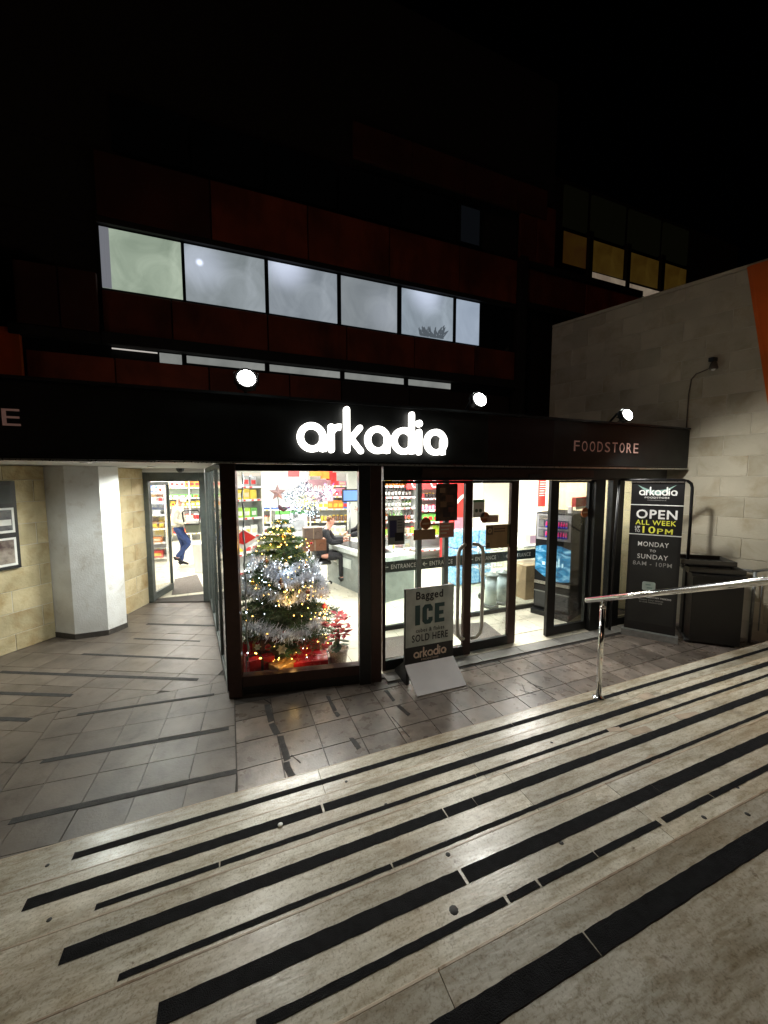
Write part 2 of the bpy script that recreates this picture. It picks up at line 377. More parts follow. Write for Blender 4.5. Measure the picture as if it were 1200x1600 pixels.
# chewing gum, chips and small dark studs trodden into the stone
M['gum'] = mat('trodden_gum', (.03, .028, .025), .7)
for (px, py, k) in [(74, 1352, 1), (77, 1437, 2), (541, 1221, 1), (603, 1257, 2), (709, 1422, 4), (1152, 1230, 4), (1100, 1277, 5), (1168, 1272, 5), (862, 1160, 2), (830, 1125, 1), (1040, 1190, 3), (700, 1335, 4), (877, 1317, 4), (980, 1084, 1)]:
    x, y = gz(px, py, k*q); B().lathe([(.010 if px != 709 else .017, 0), (.008 if px != 709 else .015, .0012), (.0, .0014)], (x, y, k*q), 9).build('gum_spot', M['gum'], steps)
M['worn'] = mat('repair_patch', (.42, .33, .24), .6, scale=6, bump=.3)
for (px, py, k, a, b) in [(1000, 1142, 3, .17, .05), (1010, 1088, 2, .14, .07), (1075, 1118, 3, .2, .05), (960, 1140, 3, .1, .04), (1030, 1192, 3, .07, .12)]:
    x, y = gz(px, py, k*q); B().box((x-a/2, y-b/2, k*q+.0004), (x+a/2, y+b/2, k*q+.0016), rot=R(random.uniform(-25, 10))).build('repair_patch', M['worn'], steps)

# ================================================================== WALLS BUILT OF BLOCKS
def block_wall(root, P, Q, z0, z1, L, Hc, m, depth=.2, first=0, zoff=0, prot=.0025, face=1):
    """blocks on the right hand side of P->Q (face towards the street)"""
    d = Vector((Q[0]-P[0], Q[1]-P[1])); T = d.length; d.normalize(); ang = math.atan2(d.y, d.x)
    n = Vector((-d.y, d.x))*face
    a = Vector(P)+n*.0045; b = Vector(Q)+n*.0045
    B().prism([tuple(a), tuple(b), tuple(b+n*(depth-.012)), tuple(a+n*(depth-.012))], z0, z1-.01).build('mortar_core', M['mortar'], root)
    cache = {}; c = 0; z = z0-zoff
    while z < z1-.01:
        za, zb = max(z, z0), min(z+Hc, z1); s = first+(L/2 if c % 2 else 0)-L
        while s < T:
            sa, sb = max(s, 0), min(s+L, T)
            if sb-sa > .02 and zb-za > .02:
                key = (round(sb-sa, 3), round(zb-za, 3))
                if key not in cache:
                    o = B().box((.003, 0, .003), (key[0]-.003, depth, key[1]-.003), bev=.004).build('block', m, root, local=True); cache[key] = o
                else: o = inst(cache[key], 'block', root, (0, 0, 0))
                off = random.uniform(-prot, prot)
                p = Vector(P)+d*sa+n*(off+(0 if face > 0 else depth))
                o.location = Vector((p.x, p.y, za))-origin(root); o.rotation_euler = (0, 0, ang)
            s += L
        z += Hc; c += 1
A18 = R(18)
WP = Vector((6.05, 3.55)); WD = Vector((-math.sin(A18), math.cos(A18)))
w0 = WP-WD*2.3; w1 = WP+WD*2.0
rw = empty('tall_block_wall', 'tall pale concrete block wall on the right rising beyond the shop fascia', 'wall', (6.8, 1.4, 0))
block_wall(rw, tuple(w1), tuple(w0), 0, 4.78, .52, .272, M['block'], depth=.3, first=.1, zoff=.03, face=1)
B().prism([tuple(w1+Vector((0, 0))), tuple(w0), tuple(w0+Vector((.33, .1))), tuple(w1+Vector((.33, .1)))], 4.782, 4.83).build('coping', M['block'], rw)
# wall lamp and its cable on the block wall
wl = empty('wall_lamp', 'small unlit lamp on a curved pipe high on the block wall', 'lamp', (6.03, 3.4, 3.1))
def onwall(s, z, o=.03):
    p = WP+WD*s-Vector((math.cos(A18), math.sin(A18)))*o; return (p.x, p.y, z)
B().tube([onwall(-.03, 2.83, .02), onwall(-.03, 3.3, .02), onwall(-.05, 3.5, .02), onwall(-.1, 3.56, .03), onwall(-.2, 3.585, .05), onwall(-.28, 3.60, .1)], .008, 8).build('pipe', M['lamp_brown'] if 'lamp_brown' in M else flat('lamp_brown', (.10, .08, .06)), wl)
lp = onwall(-.3, 3.60, .13)
B().lathe([(.015, .07), (.035, .045), (.052, -.02), (.048, -.035)], lp, 12).build('lamp_shade', flat('lamp_brown', (.10, .08, .06)), wl)
B().ball((lp[0], lp[1], lp[2]-.035), .024).build('bulb', M['white'], wl)
B().box((lp[0]-.03, lp[1]-.01, lp[2]+.07), (lp[0]+.06, lp[1]+.05, lp[2]+.12)).build('bracket', M['black'], wl)
# orange sheet before the block wall, painted as the street lamp's glow
orf = empty('orange_flank_wall', 'orange rendered wall edge at the far right above the steps', 'wall', (6.3, 2.5, 0))  # stand-in for street lamp glow, no wall of its own
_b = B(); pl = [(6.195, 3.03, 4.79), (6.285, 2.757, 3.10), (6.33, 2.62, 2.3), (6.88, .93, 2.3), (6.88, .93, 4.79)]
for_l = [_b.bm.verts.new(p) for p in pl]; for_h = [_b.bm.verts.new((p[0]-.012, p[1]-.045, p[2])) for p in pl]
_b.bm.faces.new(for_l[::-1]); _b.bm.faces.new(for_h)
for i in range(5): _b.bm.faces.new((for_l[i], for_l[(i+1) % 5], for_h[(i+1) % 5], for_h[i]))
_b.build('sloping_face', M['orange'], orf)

lw = empty('yellow_block_wall', 'yellow limestone wall at the left with framed poster on it', 'wall', (-2.4, 6, 0))
PL = (-2.211, 6.279); dL = Vector((-2.596+2.211, 5.813-6.279)).normalized()
PL0 = (PL[0]+dL.x*3.2, PL[1]+dL.y*3.2)
block_wall(lw, PL0, PL, 0, 2.28, .62, .27, M['block_y'], depth=.25, first=.28, zoff=.06, prot=.003)
pw = empty('passage_side_wall', 'short yellow block wall between white column and grey passage door', 'wall', (-1.5, 7.2, 0))
block_wall(pw, (-1.62, 6.70), (-1.31, 7.46), 0, 2.28, .6, .265, M['block_y'], depth=.2, first=.2)
B().wallbox((-2.25, 6.3), (-1.62, 6.75), 0, 2.28, .1, .1).build('return_wall', M['plaster'], pw)
col = empty('white_column', 'white plastered many sided column beside the yellow wall', 'column', (-1.75, 6.4, 0))
B().prism([(-2.211, 6.279), (-1.942, 6.081), (-1.576, 6.091), (-1.408, 6.315), (-1.5, 6.72), (-2.1, 6.72)], .07, 2.28).build('shaft', M['plaster'], col)
B().prism([(-2.217, 6.270), (-1.942, 6.071), (-1.572, 6.081), (-1.398, 6.315), (-1.49, 6.73), (-2.11, 6.73)], 0, .07).build('skirting', M['grout'], col)
# framed poster on the left wall
fp = empty('framed_poster', 'black framed poster board with two photographs on the yellow wall', 'poster', (-2.5, 5.95, 1.55))
nL = Vector((dL.y, -dL.x)) * -1
def lwp(s, o): return (PL[0]+dL.x*s-nL.x*o, PL[1]+dL.y*s-nL.y*o)
if (Vector((0, 0))-Vector(PL)).dot(-nL) < 0: nL = -nL
def slab_on(root, name, s0, s1, z0, z1, m, o0, o1): B().prism([lwp(s0, o0), lwp(s1, o0), lwp(s1, o1), lwp(s0, o1)], z0, z1).build(name, m, root)
slab_on(fp, 'backing', .34, 1.2, 1.03, 2.09, M['black'], .012, .04)
slab_on(fp, 'mount', .375, 1.15, 1.47, 1.77, M['white'], .04, .044)
slab_on(fp, 'mount', .375, 1.15, 1.07, 1.41, M['white'], .04, .044)
slab_on(fp, 'photograph', .40, 1.12, 1.50, 1.745, mat('photo_print', (.25, .25, .25), .3, scale=5, col2=(.05, .05, .06)), .044, .047)
slab_on(fp, 'photograph', .40, 1.12, 1.10, 1.385, mat('photo_print_b', (.4, .35, .3), .3, scale=7, col2=(.06, .03, .03)), .044, .047)
slab_on(fp, 'print_band', .41, 1.1, 1.56, 1.63, flat('paper', (.75, .75, .72)), .047, .049)
slab_on(fp, 'mount', .385, 1.1, 1.82, 2.04, flat('dark_print', (.03, .035, .035)), .04, .044)

# ================================================================== FASCIA WITH THE SHOP NAME
FY = 3.48
fa = empty('shop_fascia', 'long black fascia sign with white lit name above the shopfront', 'sign', (1.5, FY, 2.25))
box('face_panel', (-7, FY, 2.262), (2.62, FY+.55, 2.80), M['fascia'], fa)
box('face_panel', (2.623, FY, 2.262), (3.55, FY+.55, 2.80), M['fascia_red'], fa)
box('face_panel', (3.553, FY, 2.262), (6.06, FY+.55, 2.80), M['fascia'], fa)
box('bottom_trim', (-7, FY-.02, 2.245), (6.04, FY+.05, 2.259), M['brushed'], fa)
box('bottom_trim', (-7, FY-.012, 2.275), (6.04, FY-.001, 2.285), M['trim'], fa)
box('capping', (-7, FY-.03, 2.803), (6.03, FY+.58, 2.825), M['trim'], fa)
def ring(b, cx, cz, ro, ri, y0, y1, a0=0, a1=2*math.pi, n=36):
    full = abs(a1-a0-2*math.pi) < 1e-6
    V = []
    for i in range(n+(0 if full else 1)):
        a = a0+(a1-a0)*i/n; V.append([b.bm.verts.new((cx+r*math.cos(a), y, cz+r*math.sin(a))) for r, y in ((ro, y0), (ri, y0), (ri, y1), (ro, y1))])
    m = len(V)
    for i in range(m if full else m-1):
        p, q2 = V[i], V[(i+1) % m]
        for k in range(4): b.bm.faces.new((p[k], p[(k+1) % 4], q2[(k+1) % 4], q2[k]))
    if not full: b.bm.faces.new(V[0]); b.bm.faces.new(V[-1][::-1])
def rod(b, x0, z0, x1, z1, wd, y0, y1, round_=True):
    a = Vector((x0, z0)); c = Vector((x1, z1)); d = (c-a).normalized(); n = Vector((-d.y, d.x))*wd/2
    pts = [a+n, a-n, c-n, c+n]
    if round_:
        pts = [a+n]+[a+n*math.cos(t)-d*(wd/2)*math.sin(t) for t in [math.pi*i/6 for i in range(1, 6)]]+[a-n, c-n]+[c-n*math.cos(t)+d*(wd/2)*math.sin(t) for t in [math.pi*i/6 for i in range(1, 6)]]+[c+n]
    b.prism([tuple(p) for p in pts], y0, y1, axis='y')
def logo(root, x0, x1, zb, y0, y1, m, name='letter', aspect=1.0):
    """the rounded shop name; u = unit of x height"""
    # widths in units of x height (=1): a r k a d i a
    spec = [('a', 1.0), ('r', .50), ('k', .72), ('a', .98), ('d', .94), ('i', .30), ('a', .92)]
    gapu = .06; tot = sum(s[1] for s in spec)+gapu*6; u = (x1-x0)/tot; x = x0; h = u*aspect; t = .222*u
    for ch, wd in spec:
        b = B(); e = (y1-y0)*.04
        if ch in 'ad':
            r = .5*u; cx = x+r-.0*u; ring(b, cx, zb+.5*u, r, r-t, y0, y1)
            xs = x+wd*u-t/2-.01*u
            rod(b, xs, zb+.12*u if ch == 'a' else zb+.12*u, xs, zb+(.55*u if ch == 'a' else 1.48*u), t, y0+e, y1-e)
            if ch == 'a': rod(b, xs, zb+.03*u, xs, zb+.5*u, t, y0+e*2, y1-e*2, False)
            else: rod(b, xs, zb+.03*u, xs, zb+.5*u, t, y0+e*2, y1-e*2, False)
        elif ch == 'r':
            rod(b, x+t/2, zb+.1*u, x+t/2, zb+.88*u, t, y0, y1)
            ring(b, x+t/2+.30*u, zb+.58*u, .42*u, .42*u-t, y0+e, y1-e, R(80), R(175), 8)
        elif ch == 'k':
            rod(b, x+t/2, zb+.1*u, x+t/2, zb+1.5*u, t, y0, y1)
            rod(b, x+t*.8, zb+.42*u, x+wd*u-t*.55, zb+.90*u, t*.92, y0+e, y1-e)
            rod(b, x+t*1.2, zb+.52*u, x+wd*u-t*.4, zb+.08*u, t*.92, y0+e*2, y1-e*2)
        elif ch == 'i':
            rod(b, x+t/2+.02*u, zb+.1*u, x+t/2+.02*u, zb+.86*u, t, y0, y1)
            ring(b, x+t/2+.02*u, zb+1.17*u, .13*u, .001*u, y0, y1)
        yield b; x += (wd+gapu)*u
lx0, lx1 = .568, 2.06
for b in logo(fa, lx0, lx1, 2.352, FY-.06, FY-.028, M['letter']): b.build('lit_letter', M['letter'], fa)
halo = B()
xs0 = 3.838
for i, ch in enumerate('FOODSTORE'):
    text(ch, M['copper'], fa, 'small_letter', (3.90+i*.1305, FY-.018, 2.51), (1, 0, 0), w=.092, h=.125, proud=.0)
text('E', M['copper'], fa, 'small_letter', (-1.375, FY-.018, 2.54), (1, 0, 0), w=.10, h=.115, proud=0)
for i, ch in enumerate('FOODSTOR'):
    text(ch, M['copper'], fa, 'small_letter', (-1.375-(8-i)*.14, FY-.018, 2.54), (1, 0, 0), w=.095, h=.115, proud=0)
# floodlights
for i, (x, z, lab) in enumerate([(.159, 2.905, 'lit floodlight above the passage end of the fascia, left of the name'), (2.36, 2.905, 'lit floodlight above the fascia just right of the lit name'), (4.50, 2.885, 'lit floodlight above the small copper letters on the fascia')]):
    f = empty('floodlight', lab, 'floodlight', (x, 3.3, z), group='floodlights along the fascia top')
    hb_ = B(); ring(hb_, 0, 0, .085, .001, -.02, .045, n=28); hd = hb_.build('housing', M['alu_black'], f, local=True); hd.rotation_euler = (R(-20), 0, 0)
    for fz in (-.05, 0, .05): fin = B().box((-.07, .046, fz-.004), (.07, .075, fz+.004)).build('fin', M['trim'], f, local=True); fin.rotation_euler = (R(-20), 0, 0)
    lens = B().ball((0, -.0, 0), .068, 24).build('lens', emit('flood_lens', (1, 1, .97), 40) if i == 0 else bpy.data.materials['flood_lens'], f, local=True); lens.rotation_euler = (R(70), 0, 0); lens.scale = (1, 1, .55); lens.location = (0, -.02, 0)
    B().box((-.094, -.005, -.05), (-.087, .02, .05)).build('bracket', M['trim'], f, local=True)
    B().box((.087, -.005, -.05), (.094, .02, .05)).build('bracket', M['trim'], f, local=True)
    B().tube([(0, .03, 0), (0, .12, .03), (0, .22, -.06)], .014, 8).build('arm', M['trim'], f, local=True)
    d = bpy.data.lights.new('flood', 'SPOT'); d.energy = (42, 125, 120)[i]; d.spot_size = R((128, 128, 150)[i]); d.spot_blend = (.9, .9, .8)[i]; d.shadow_soft_size = .06; d.color = (1, .985, .92)
    o = bpy.data.objects.new('flood_light', d); COL.objects.link(o); o.location = (x, 3.13, z-.03)
    o.rotation_euler = Vector(((0, .0, .42)[i], (-.75, -.75, -.5)[i], -.78)).to_track_quat('-Z', 'Y').to_euler()
    d = bpy.data.lights.new('flood_spill', 'POINT'); d.energy = (3.0, 3.0, 1.2)[i]; d.shadow_soft_size = .05; d.color = (.9, 1, .92)     # stray light of the same lamp
    o = bpy.data.objects.new('flood_spill', d); COL.objects.link(o); o.location = (x, 3.36, z+.12)

# ================================================================== UPPER STOREYS
ub = empty('office_building', 'dark office storeys with lit frosted window strip above the shop', 'building', (1.5, 6, 2.83))
U = 6.0
fr_em = bpy.data.materials.new('lit_frosted_glass')
def frosted(name, ca, cb, st, spot=None):
    m = bpy.data.materials.new(name); n, l = nt(m); b = n['Principled BSDF']; b.inputs['Base Color'].default_value = (.1, .1, .1, 1); b.inputs['Roughness'].default_value = .25
    tc = n.new('ShaderNodeTexCoord'); nz = n.new('ShaderNodeTexNoise'); nz.inputs['Scale'].default_value = 1.9; nz.inputs['Detail'].default_value = 9; nz.inputs['Roughness'].default_value = .6; nz.inputs['Distortion'].default_value = 1.1
    l.new(tc.outputs['Object'], nz.inputs[0]); rp = n.new('ShaderNodeValToRGB'); rp.color_ramp.elements[0].position = .3; rp.color_ramp.elements[1].position = .72
    rp.color_ramp.elements[0].color = (*ca, 1); rp.color_ramp.elements[1].color = (*cb, 1); l.new(nz.outputs[0], rp.inputs[0])
    out = rp.outputs[0]
    if spot:   # the ceiling lamp of the lit room showing through the frosted pane
        for (sx_, sz_, rad, amp) in spot:
            vm = n.new('ShaderNodeVectorMath'); vm.operation = 'DISTANCE'; vm.inputs[1].default_value = (sx_, 0, sz_); l.new(tc.outputs['Object'], vm.inputs[0])
            mr = n.new('ShaderNodeMapRange'); mr.interpolation_type = 'SMOOTHERSTEP'; mr.inputs[1].default_value = 0; mr.inputs[2].default_value = rad; mr.inputs[3].default_value = amp; mr.inputs[4].default_value = 0
            l.new(vm.outputs['Value'], mr.inputs[0]); mx = n.new('ShaderNodeMix'); mx.data_type = 'RGBA'; mx.blend_type = 'ADD'; mx.inputs[0].default_value = 1
            cl = n.new('ShaderNodeMix'); cl.data_type = 'RGBA'; cl.inputs[6].default_value = (0, 0, 0, 1); cl.inputs[7].default_value = (.72, .78, 1, 1); l.new(mr.outputs[0], cl.inputs[0])
            l.new(out, mx.inputs[6]); l.new(cl.outputs[2], mx.inputs[7]); out = mx.outputs[2]
    l.new(out, b.inputs['Emission Color']); b.inputs['Emission Strength'].default_value = st; m.cycles.emission_sampling = 'NONE'
    return m
wins = [(-1.385, -.485, (.24, .30, .23), (.44, .52, .41), None), (-.445, .577, (.20, .23, .24), (.34, .38, .41), [(.18, .52, .07, 1.0), (.2, .5, .5, .3)]),
        (.632, 1.645, (.20, .23, .26), (.33, .37, .41), [(.25, .72, .5, .55)]), (1.712, 2.655, (.19, .215, .235), (.28, .31, .33), [(.8, .3, .6, .1)]),
        (2.741, 3.72, (.2, .24, .28), (.34, .40, .46), [(.45, .72, .5, .5)]), (3.79, 4.27, (.3, .36, .45), (.38, .45, .55), None)]
for i, (x0, x1, ca, cb, sp) in enumerate(wins):
    wf = box('window', (x0-.03, U+.012, 4.47), (x1+.03, U+.08, 5.25), M['alu_black'], ub)
    wf.location = (0, 0, 0)
    p = B().box((0, 0, 0), (x1-x0, .006, 5.235-4.51)).build('pane', frosted('frosted_pane_%s' % 'abcdef'[i], ca, cb, .95, sp), wf, local=True)
    p.location = Vector((x0, U+.003, 4.51))-origin(ub)
box('curtain', (-1.385, U-.004, 4.51), (-1.285, U+.002, 5.235), mat('grey_curtain', (.2, .2, .22), .9, scale=3, stretch=(30, 1, 1), emis=(.22, .23, .26), estr=.7), ub)
# shadowed plant and cupboard shapes on the sills, seen through the frosted glass
M['dim'] = mat('dim_shape', (.02, .03, .03), .9, emis=(.1, .12, .14), estr=.8)
for k in range(46):
    x = 3.34+random.gauss(0, .11); a = random.uniform(-1.3, 1.3); L = random.uniform(.06, .16)+.18*max(0, 1-abs(x-3.42)/.14)*random.random()
    if k == 0: fern = B()
    fern.quad((x, U+.001, 4.52), (x+L*math.sin(a)*.8-.02, U+.001, 4.52+L*math.cos(a)), (x+L*math.sin(a), U+.001, 4.55+L*math.cos(a)), (x+.03, U+.001, 4.53))
fern.build('sill_plant', M['dim'], ub)
for x0, x1 in [(4.31, 4.62), (4.64, 5.02)]:
    box('window', (x0, U+.01, 4.49), (x1, U+.05, 5.25), M['glass_dark'], ub)
# spandrels (each panel its own piece)
def panels(xs, z0, z1, Y, m, name='spandrel_panel', t=.06):
    for a, b in zip(xs[:-1], xs[1:]): box(name, (a+.008, Y-.03, z0), (b-.008, Y-.03+t, z1), m, ub, bev=.006)
panels([-1.39, -.62, .6, 1.78, 2.95, 4.15, 5.04], 3.95, 4.46, U-.03, M['panel'])
panels([5.25, 6.8, 8.35], 5.42, 6.02, U, M['panel'])
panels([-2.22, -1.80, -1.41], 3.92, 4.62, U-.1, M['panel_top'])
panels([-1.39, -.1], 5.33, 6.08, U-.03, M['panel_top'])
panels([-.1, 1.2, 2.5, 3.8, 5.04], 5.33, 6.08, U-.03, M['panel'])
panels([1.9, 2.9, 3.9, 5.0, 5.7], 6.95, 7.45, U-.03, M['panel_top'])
panels([5.1, 5.5, 5.95], 6.15, 7.2, U, M['panel'])
box('pier', (5.06, U-.14, 3.0), (5.22, U+.1, 6.15), M['joint'], ub)
box('slab_edge', (-1.4, U-.12, 3.80), (5.05, U-.01, 3.94), M['joint'], ub)
box('slab_edge', (-1.4, U-.06, 5.255), (5.05, U+.0, 5.325), M['joint'], ub)
box('slab_edge', (-2.3, U-.12, 3.80), (-1.41, U-.01, 3.91), M['joint'], ub)
box('slab_edge', (5.23, U-.08, 6.03), (8.4, U-.01, 6.13), M['joint'], ub)
box('slab_edge', (5.23, U-.06, 5.3), (8.2, U-.0, 5.41), M['joint'], ub)
box('core_wall', (-9, U+.09, 2.9), (9.5, U+.4, 5.3), M['joint'], ub)
box('core_wall', (-9, U+.09, 5.305), (8.4, U+.4, 6.15), M['joint'], ub)
box('core_wall', (-2.3, U+.09, 6.155), (6.0, U+.4, 9.5), M['joint'], ub)
# low strip of lit glass half hidden under the overhang, and the maroon wall beneath it
for (x0, x1) in [(-.80, -.535), (-.475, .55), (.62, 1.69), (1.77, 2.80), (2.89, 3.72)]:
    z0 = 3.665 if x0 < -.6 else 3.70
    wf = box('low_window', (x0-.02, U+.05, 3.62), (x1+.02, U+.07, 3.80), M['alu_black'], ub)
    p = B().box((0, 0, 0), (x1-x0, .004, 3.797-z0)).build('pane', frosted('low_pane_%d' % len(bpy.data.materials), (.2, .21, .2), (.33, .34, .32), .8), wf, local=True)
    p.location = Vector((x0, U+.045, z0))-origin(ub)
box('light_strip', (-1.33, U+.02, 3.775), (-.82, U+.03, 3.79), emit('strip_glow', (.7, .65, .6), .7), ub)
panels([-2.2, -1.3, -.2, .9, 1.70], 3.25, 3.655, U+.02, M['panel'], 'wall_panel')
panels([1.70, 2.9, 4.1, 5.0], 3.2, 3.655, U+.04, mat('black_panel', (.02, .008, .006), .7), 'wall_panel')
# wall end at far left, street lamp glow put into its orange colour
box('orange_wall_end', (-3.6, U-.3, 3.30), (-2.42, U-.1, 4.95), M['orange'], ub)
box('orange_wall_end', (-2.9, U-.08, 3.30), (-2.215, U-.02, 3.87), M['orange'], ub)
# dim windows of the second floor
for x0, x1 in [(-1.2, -.35), (-.3, .6), (.65, 1.65), (1.7, 2.7), (2.75, 3.75), (3.8, 4.25)]:
    box('dark_window', (x0, U+.0, 6.18), (x1, U+.05, 6.82), M['glass_dark'], ub)
for x0, x1 in [(3.85, 4.23)]:
    box('dim_pane', (x0, U-.006, 6.2), (x1, U-.002, 6.78), emit('dim_pane', (.0025, .003, .0038), 1), ub)
# wing at the right, further back: amber lit windows
wg = empty('office_wing', 'rear wing with amber lit windows above the tall block wall', 'building', (10, 8, 2.8))
xs = [8.15, 9.12, 10.55, 12.02, 13.3]
for i in range(4):
    a, b = xs[i]+.08, xs[i+1]-.08
    wf = box('window', (a-.05, 8.0, 7.62 if i else 7.65), (b+.05, 8.06, 8.5), M['alu_black'], wg)
    p = B().box((0, 0, 0), (b-a, .005, .78)).build('pane', frosted('amber_pane_%s' % 'abcd'[i], (.020, .010, .0012), (.034, .020, .003) if i else (.014, .005, .0015), 1), wf, local=True)
    p.location = Vector((a, 7.99, 7.70))-origin(wg)
    box('dark_window', (a, 7.99, 8.62), (b, 8.05, 9.6), mat('green_dark_glass_%s' % 'abcd'[i], (.01, .011, .006), .4, emis=(.0014, .0014, .0006), estr=1), wg)
m_ws = frosted('white_sill_light', (.11, .08, .06), (.22, .18, .13), 1)
B().box((9.2, 7.93, 7.5), (10.5, 7.98, 7.63)).build('lit_ledge', m_ws, wg)
B().box((10.6, 7.93, 7.38), (12.1, 7.98, 7.6)).build('lit_ledge', m_ws, wg)
box('mullion', (9.05, 7.9, 7.35), (9.19, 8.05, 8.62), M['joint'], wg); box('mullion', (10.5, 7.9, 7.3), (10.64, 8.05, 8.62), M['joint'], wg); box('mullion', (11.95, 7.9, 7.0), (12.1, 8.05, 8.62), M['joint'], wg)
box('core_wall', (8.0, 8.1, 2.9), (16, 8.4, 9.8), M['joint'], wg)

# ================================================================== SHOP SHELL
FL = .02
sh = empty('shop_interior', 'bright supermarket room behind the glass shopfront', 'building', (1.5, 9, 0))
B().prism([(-.06, 3.85), (1.35, 3.62), (6.0, 3.75), (5.45, 5.5), (10, 5.5), (10, 15.6), (-4.5, 15.6), (-4.5, 7.62), (-1.3, 7.45), (-.37, 7.15)], -.02, FL-.006).build('floor_bed', M['grout'], sh)
tl = B().box((.0025, .0025, -.012), (.3975, .3975, 0)).build('floor_tile', M['shopfloor'], sh, local=True)
first = True; far = B()
for i in range(-11, 25):
    for j in range(9, 39):
        x, y = i*.4+.05, j*.4
        cx, cy = x+.2, y+.2
        if cy < 7.35 and cx < -.12-(cy-3.9)*.09+.25: continue
        if cy < 7.6 and cx < -.1: continue
        if cy < 3.95: continue
        if cy < 5.5 and cx > 5.75-(cy-3.7)*.33-.2: continue
        if cy < 5.3 and cx > 2.2:
            if first: tl.location = Vector((x, y, FL))-origin(sh); first = False
            else: inst(tl, 'floor_tile', sh, Vector((x, y, FL))-origin(sh))
        else: far.box((x+.0025, y+.0025, FL-.012), (x+.3975, y+.3975, FL))
far.build('floor_tiles_beyond', M['shopfloor'], sh, kind='stuff')
box('floor_edge', (1.4, 3.70, -.02), (6.0, 3.99, FL-.001), M['shopfloor'], sh)
B().prism([(-.04, 3.86), (1.35, 3.63), (1.38, 4.0), (-.04, 4.0)], -.02, FL-.001).build('floor_edge', M['shopfloor'], sh)
CE = 2.62
B().prism([(-.06, 4.1), (6.0, 4.1), (5.45, 5.5), (10, 5.5), (10, 15.6), (-4.5, 15.6), (-4.5, 7.62), (-.37, 7.45)], CE, CE+.1).build('ceiling', M['white'], sh)
box('back_wall', (-4.5, 15.5, 0), (5.72, 15.6, CE), M['shopwhite'], sh)
box('side_wall', (-4.6, 7.6, 0), (-4.5, 15.6, CE), M['shopwhite'], sh)
B().prism([(-4.5, 7.55), (-1.36, 7.55), (-1.36, 7.65), (-4.5, 7.65)], 0, CE).build('front_wall', M['shopwhite'], sh)
B().prism([(-1.36, 7.5), (-.36, 7.2), (-.36, 7.3), (-1.36, 7.6)], 2.26, CE).build('door_head_wall', M['shopwhite'], sh)
box('right_wall', (5.62, 9.2, 0), (5.72, 15.6, CE), M['shopwhite'], sh)
box('cross_wall', (5.0, 9.1, 0), (10, 9.2, CE), M['shopwhite'], sh)
box('recess_wall', (9.9, 5.5, 0), (10, 9.1, CE), M['shopwhite'], sh)
box('recess_front_wall', (5.50, 5.52, 0), (10, 5.6, CE), M['cream'], sh)
box('head_wall', (-.1, 4.03, 2.25), (6.0, 4.1, CE+.1), M['black'], sh)
il = empty('inner_wall_lining', 'cream painted block wall inside the glass at the right end', 'wall', (5.6, 4.6, 0))  # added lining over the blocks, yellow shop light put into its colour
block_wall(il, tuple(w1-Vector((.03, .01))), tuple(WP+WD*.32-Vector((.03, .01))), FL, CE, .52, .272, M['cream'], depth=.02, first=.1, zoff=.03)
# lights of the shop: ceiling panels
for i, (x, y, e) in enumerate([(.8, 5.4, 45), (3.3, 5.6, 50), (4.55, 4.75, 40), (1.4, 8.2, 75), (4.3, 7.6, 65), (-1.6, 10.2, 75), (1.6, 11.6, 75), (-1.8, 13.6, 65), (4.2, 11.5, 45), (7.5, 7.4, 70)]):
    lf = empty('ceiling_light', 'square shop ceiling light panel '+['above the christmas tree', 'above the entrance lobby', 'above the vending machine', 'above the cashier', 'before the drinks shelf', 'above the walking man', 'behind the tree shelf', 'before the far wall unit', 'behind the drinks shelf', 'above the white partition'][i], 'ceiling light', (x, y, CE-.03), group='ceiling lights in the shop')
    B().box((-.62, -.32, 0), (.62, .32, .028)).build('housing', M['white'], lf, local=True)
    B().box((-.58, -.28, -.006), (.58, .28, -.001)).build('diffuser', emit('light_diffuser', (1, 1, .98), 6) if i == 0 else bpy.data.materials['light_diffuser'], lf, local=True)
    area_light('shop_light', (x, y, CE-.06), (1.15, .55), e*2.3, (1.0, .985, .93))
# passage soffit and its lights
so2 = empty('passage_soffit', 'white ceiling slab over the side passage at left', 'ceiling', (-2, 5.5, 2.29))
B().prism([(-6, 4.04), (-.1, 4.04), (-.38, 7.6), (-4.4, 7.7), (-6, 6.5)], 2.285, 2.4).build('slab', M['ceil'], so2)
for i, (x, y) in enumerate([(-.95, 6.1), (-1.3, 4.75)]):
    lf = empty('soffit_light', ['round soffit light near the passage door', 'round soffit light near the passage mouth'][i], 'ceiling light', (x, y, 2.28), group='lights under the passage ceiling')
    B().lathe([(.075, .006), (.075, -.004), (.06, -.006), (.055, .004)], (0, 0, 0), 18).build('fitting', M['white'], lf, local=True)
    B().lathe([(.052, -.001), (.052, -.003)], (0, 0, 0), 18).build('diffuser', bpy.data.materials['light_diffuser'], lf, local=True)
    d = bpy.data.lights.new('soffit_lamp', 'SPOT'); d.energy = (100, 92)[i]; d.spot_size = R(165); d.spot_blend = .6; d.shadow_soft_size = .05; d.color = (.95, 1, .93)
    o = bpy.data.objects.new('soffit_lamp', d); COL.objects.link(o); o.location = (x, y, 2.262)
stl = empty('display_strip_light', 'thin bright strip light along the top of the display window', 'strip light', (.65, 4.0, 2.24))
_b = B(); _b.tube([(.2, 4.02, 2.215), (1.15, 3.90, 2.215)], .012, 8); _b.build('tube', bpy.data.materials['light_diffuser'], stl)
_b = B(); _b.box((.15, 4.0, 2.23), (1.2, 4.04, 2.25)); _b.build('fitting', M['white'], stl)
area_light('display_lamp', (.65, 3.97, 2.2), (.9, .05), 20, (1, .98, .92), (.6, 4.7, .9))
cmr = empty('dome_camera', 'small black dome camera under the ceiling before the passage door', 'camera', (-.72, 7.05, 2.27))
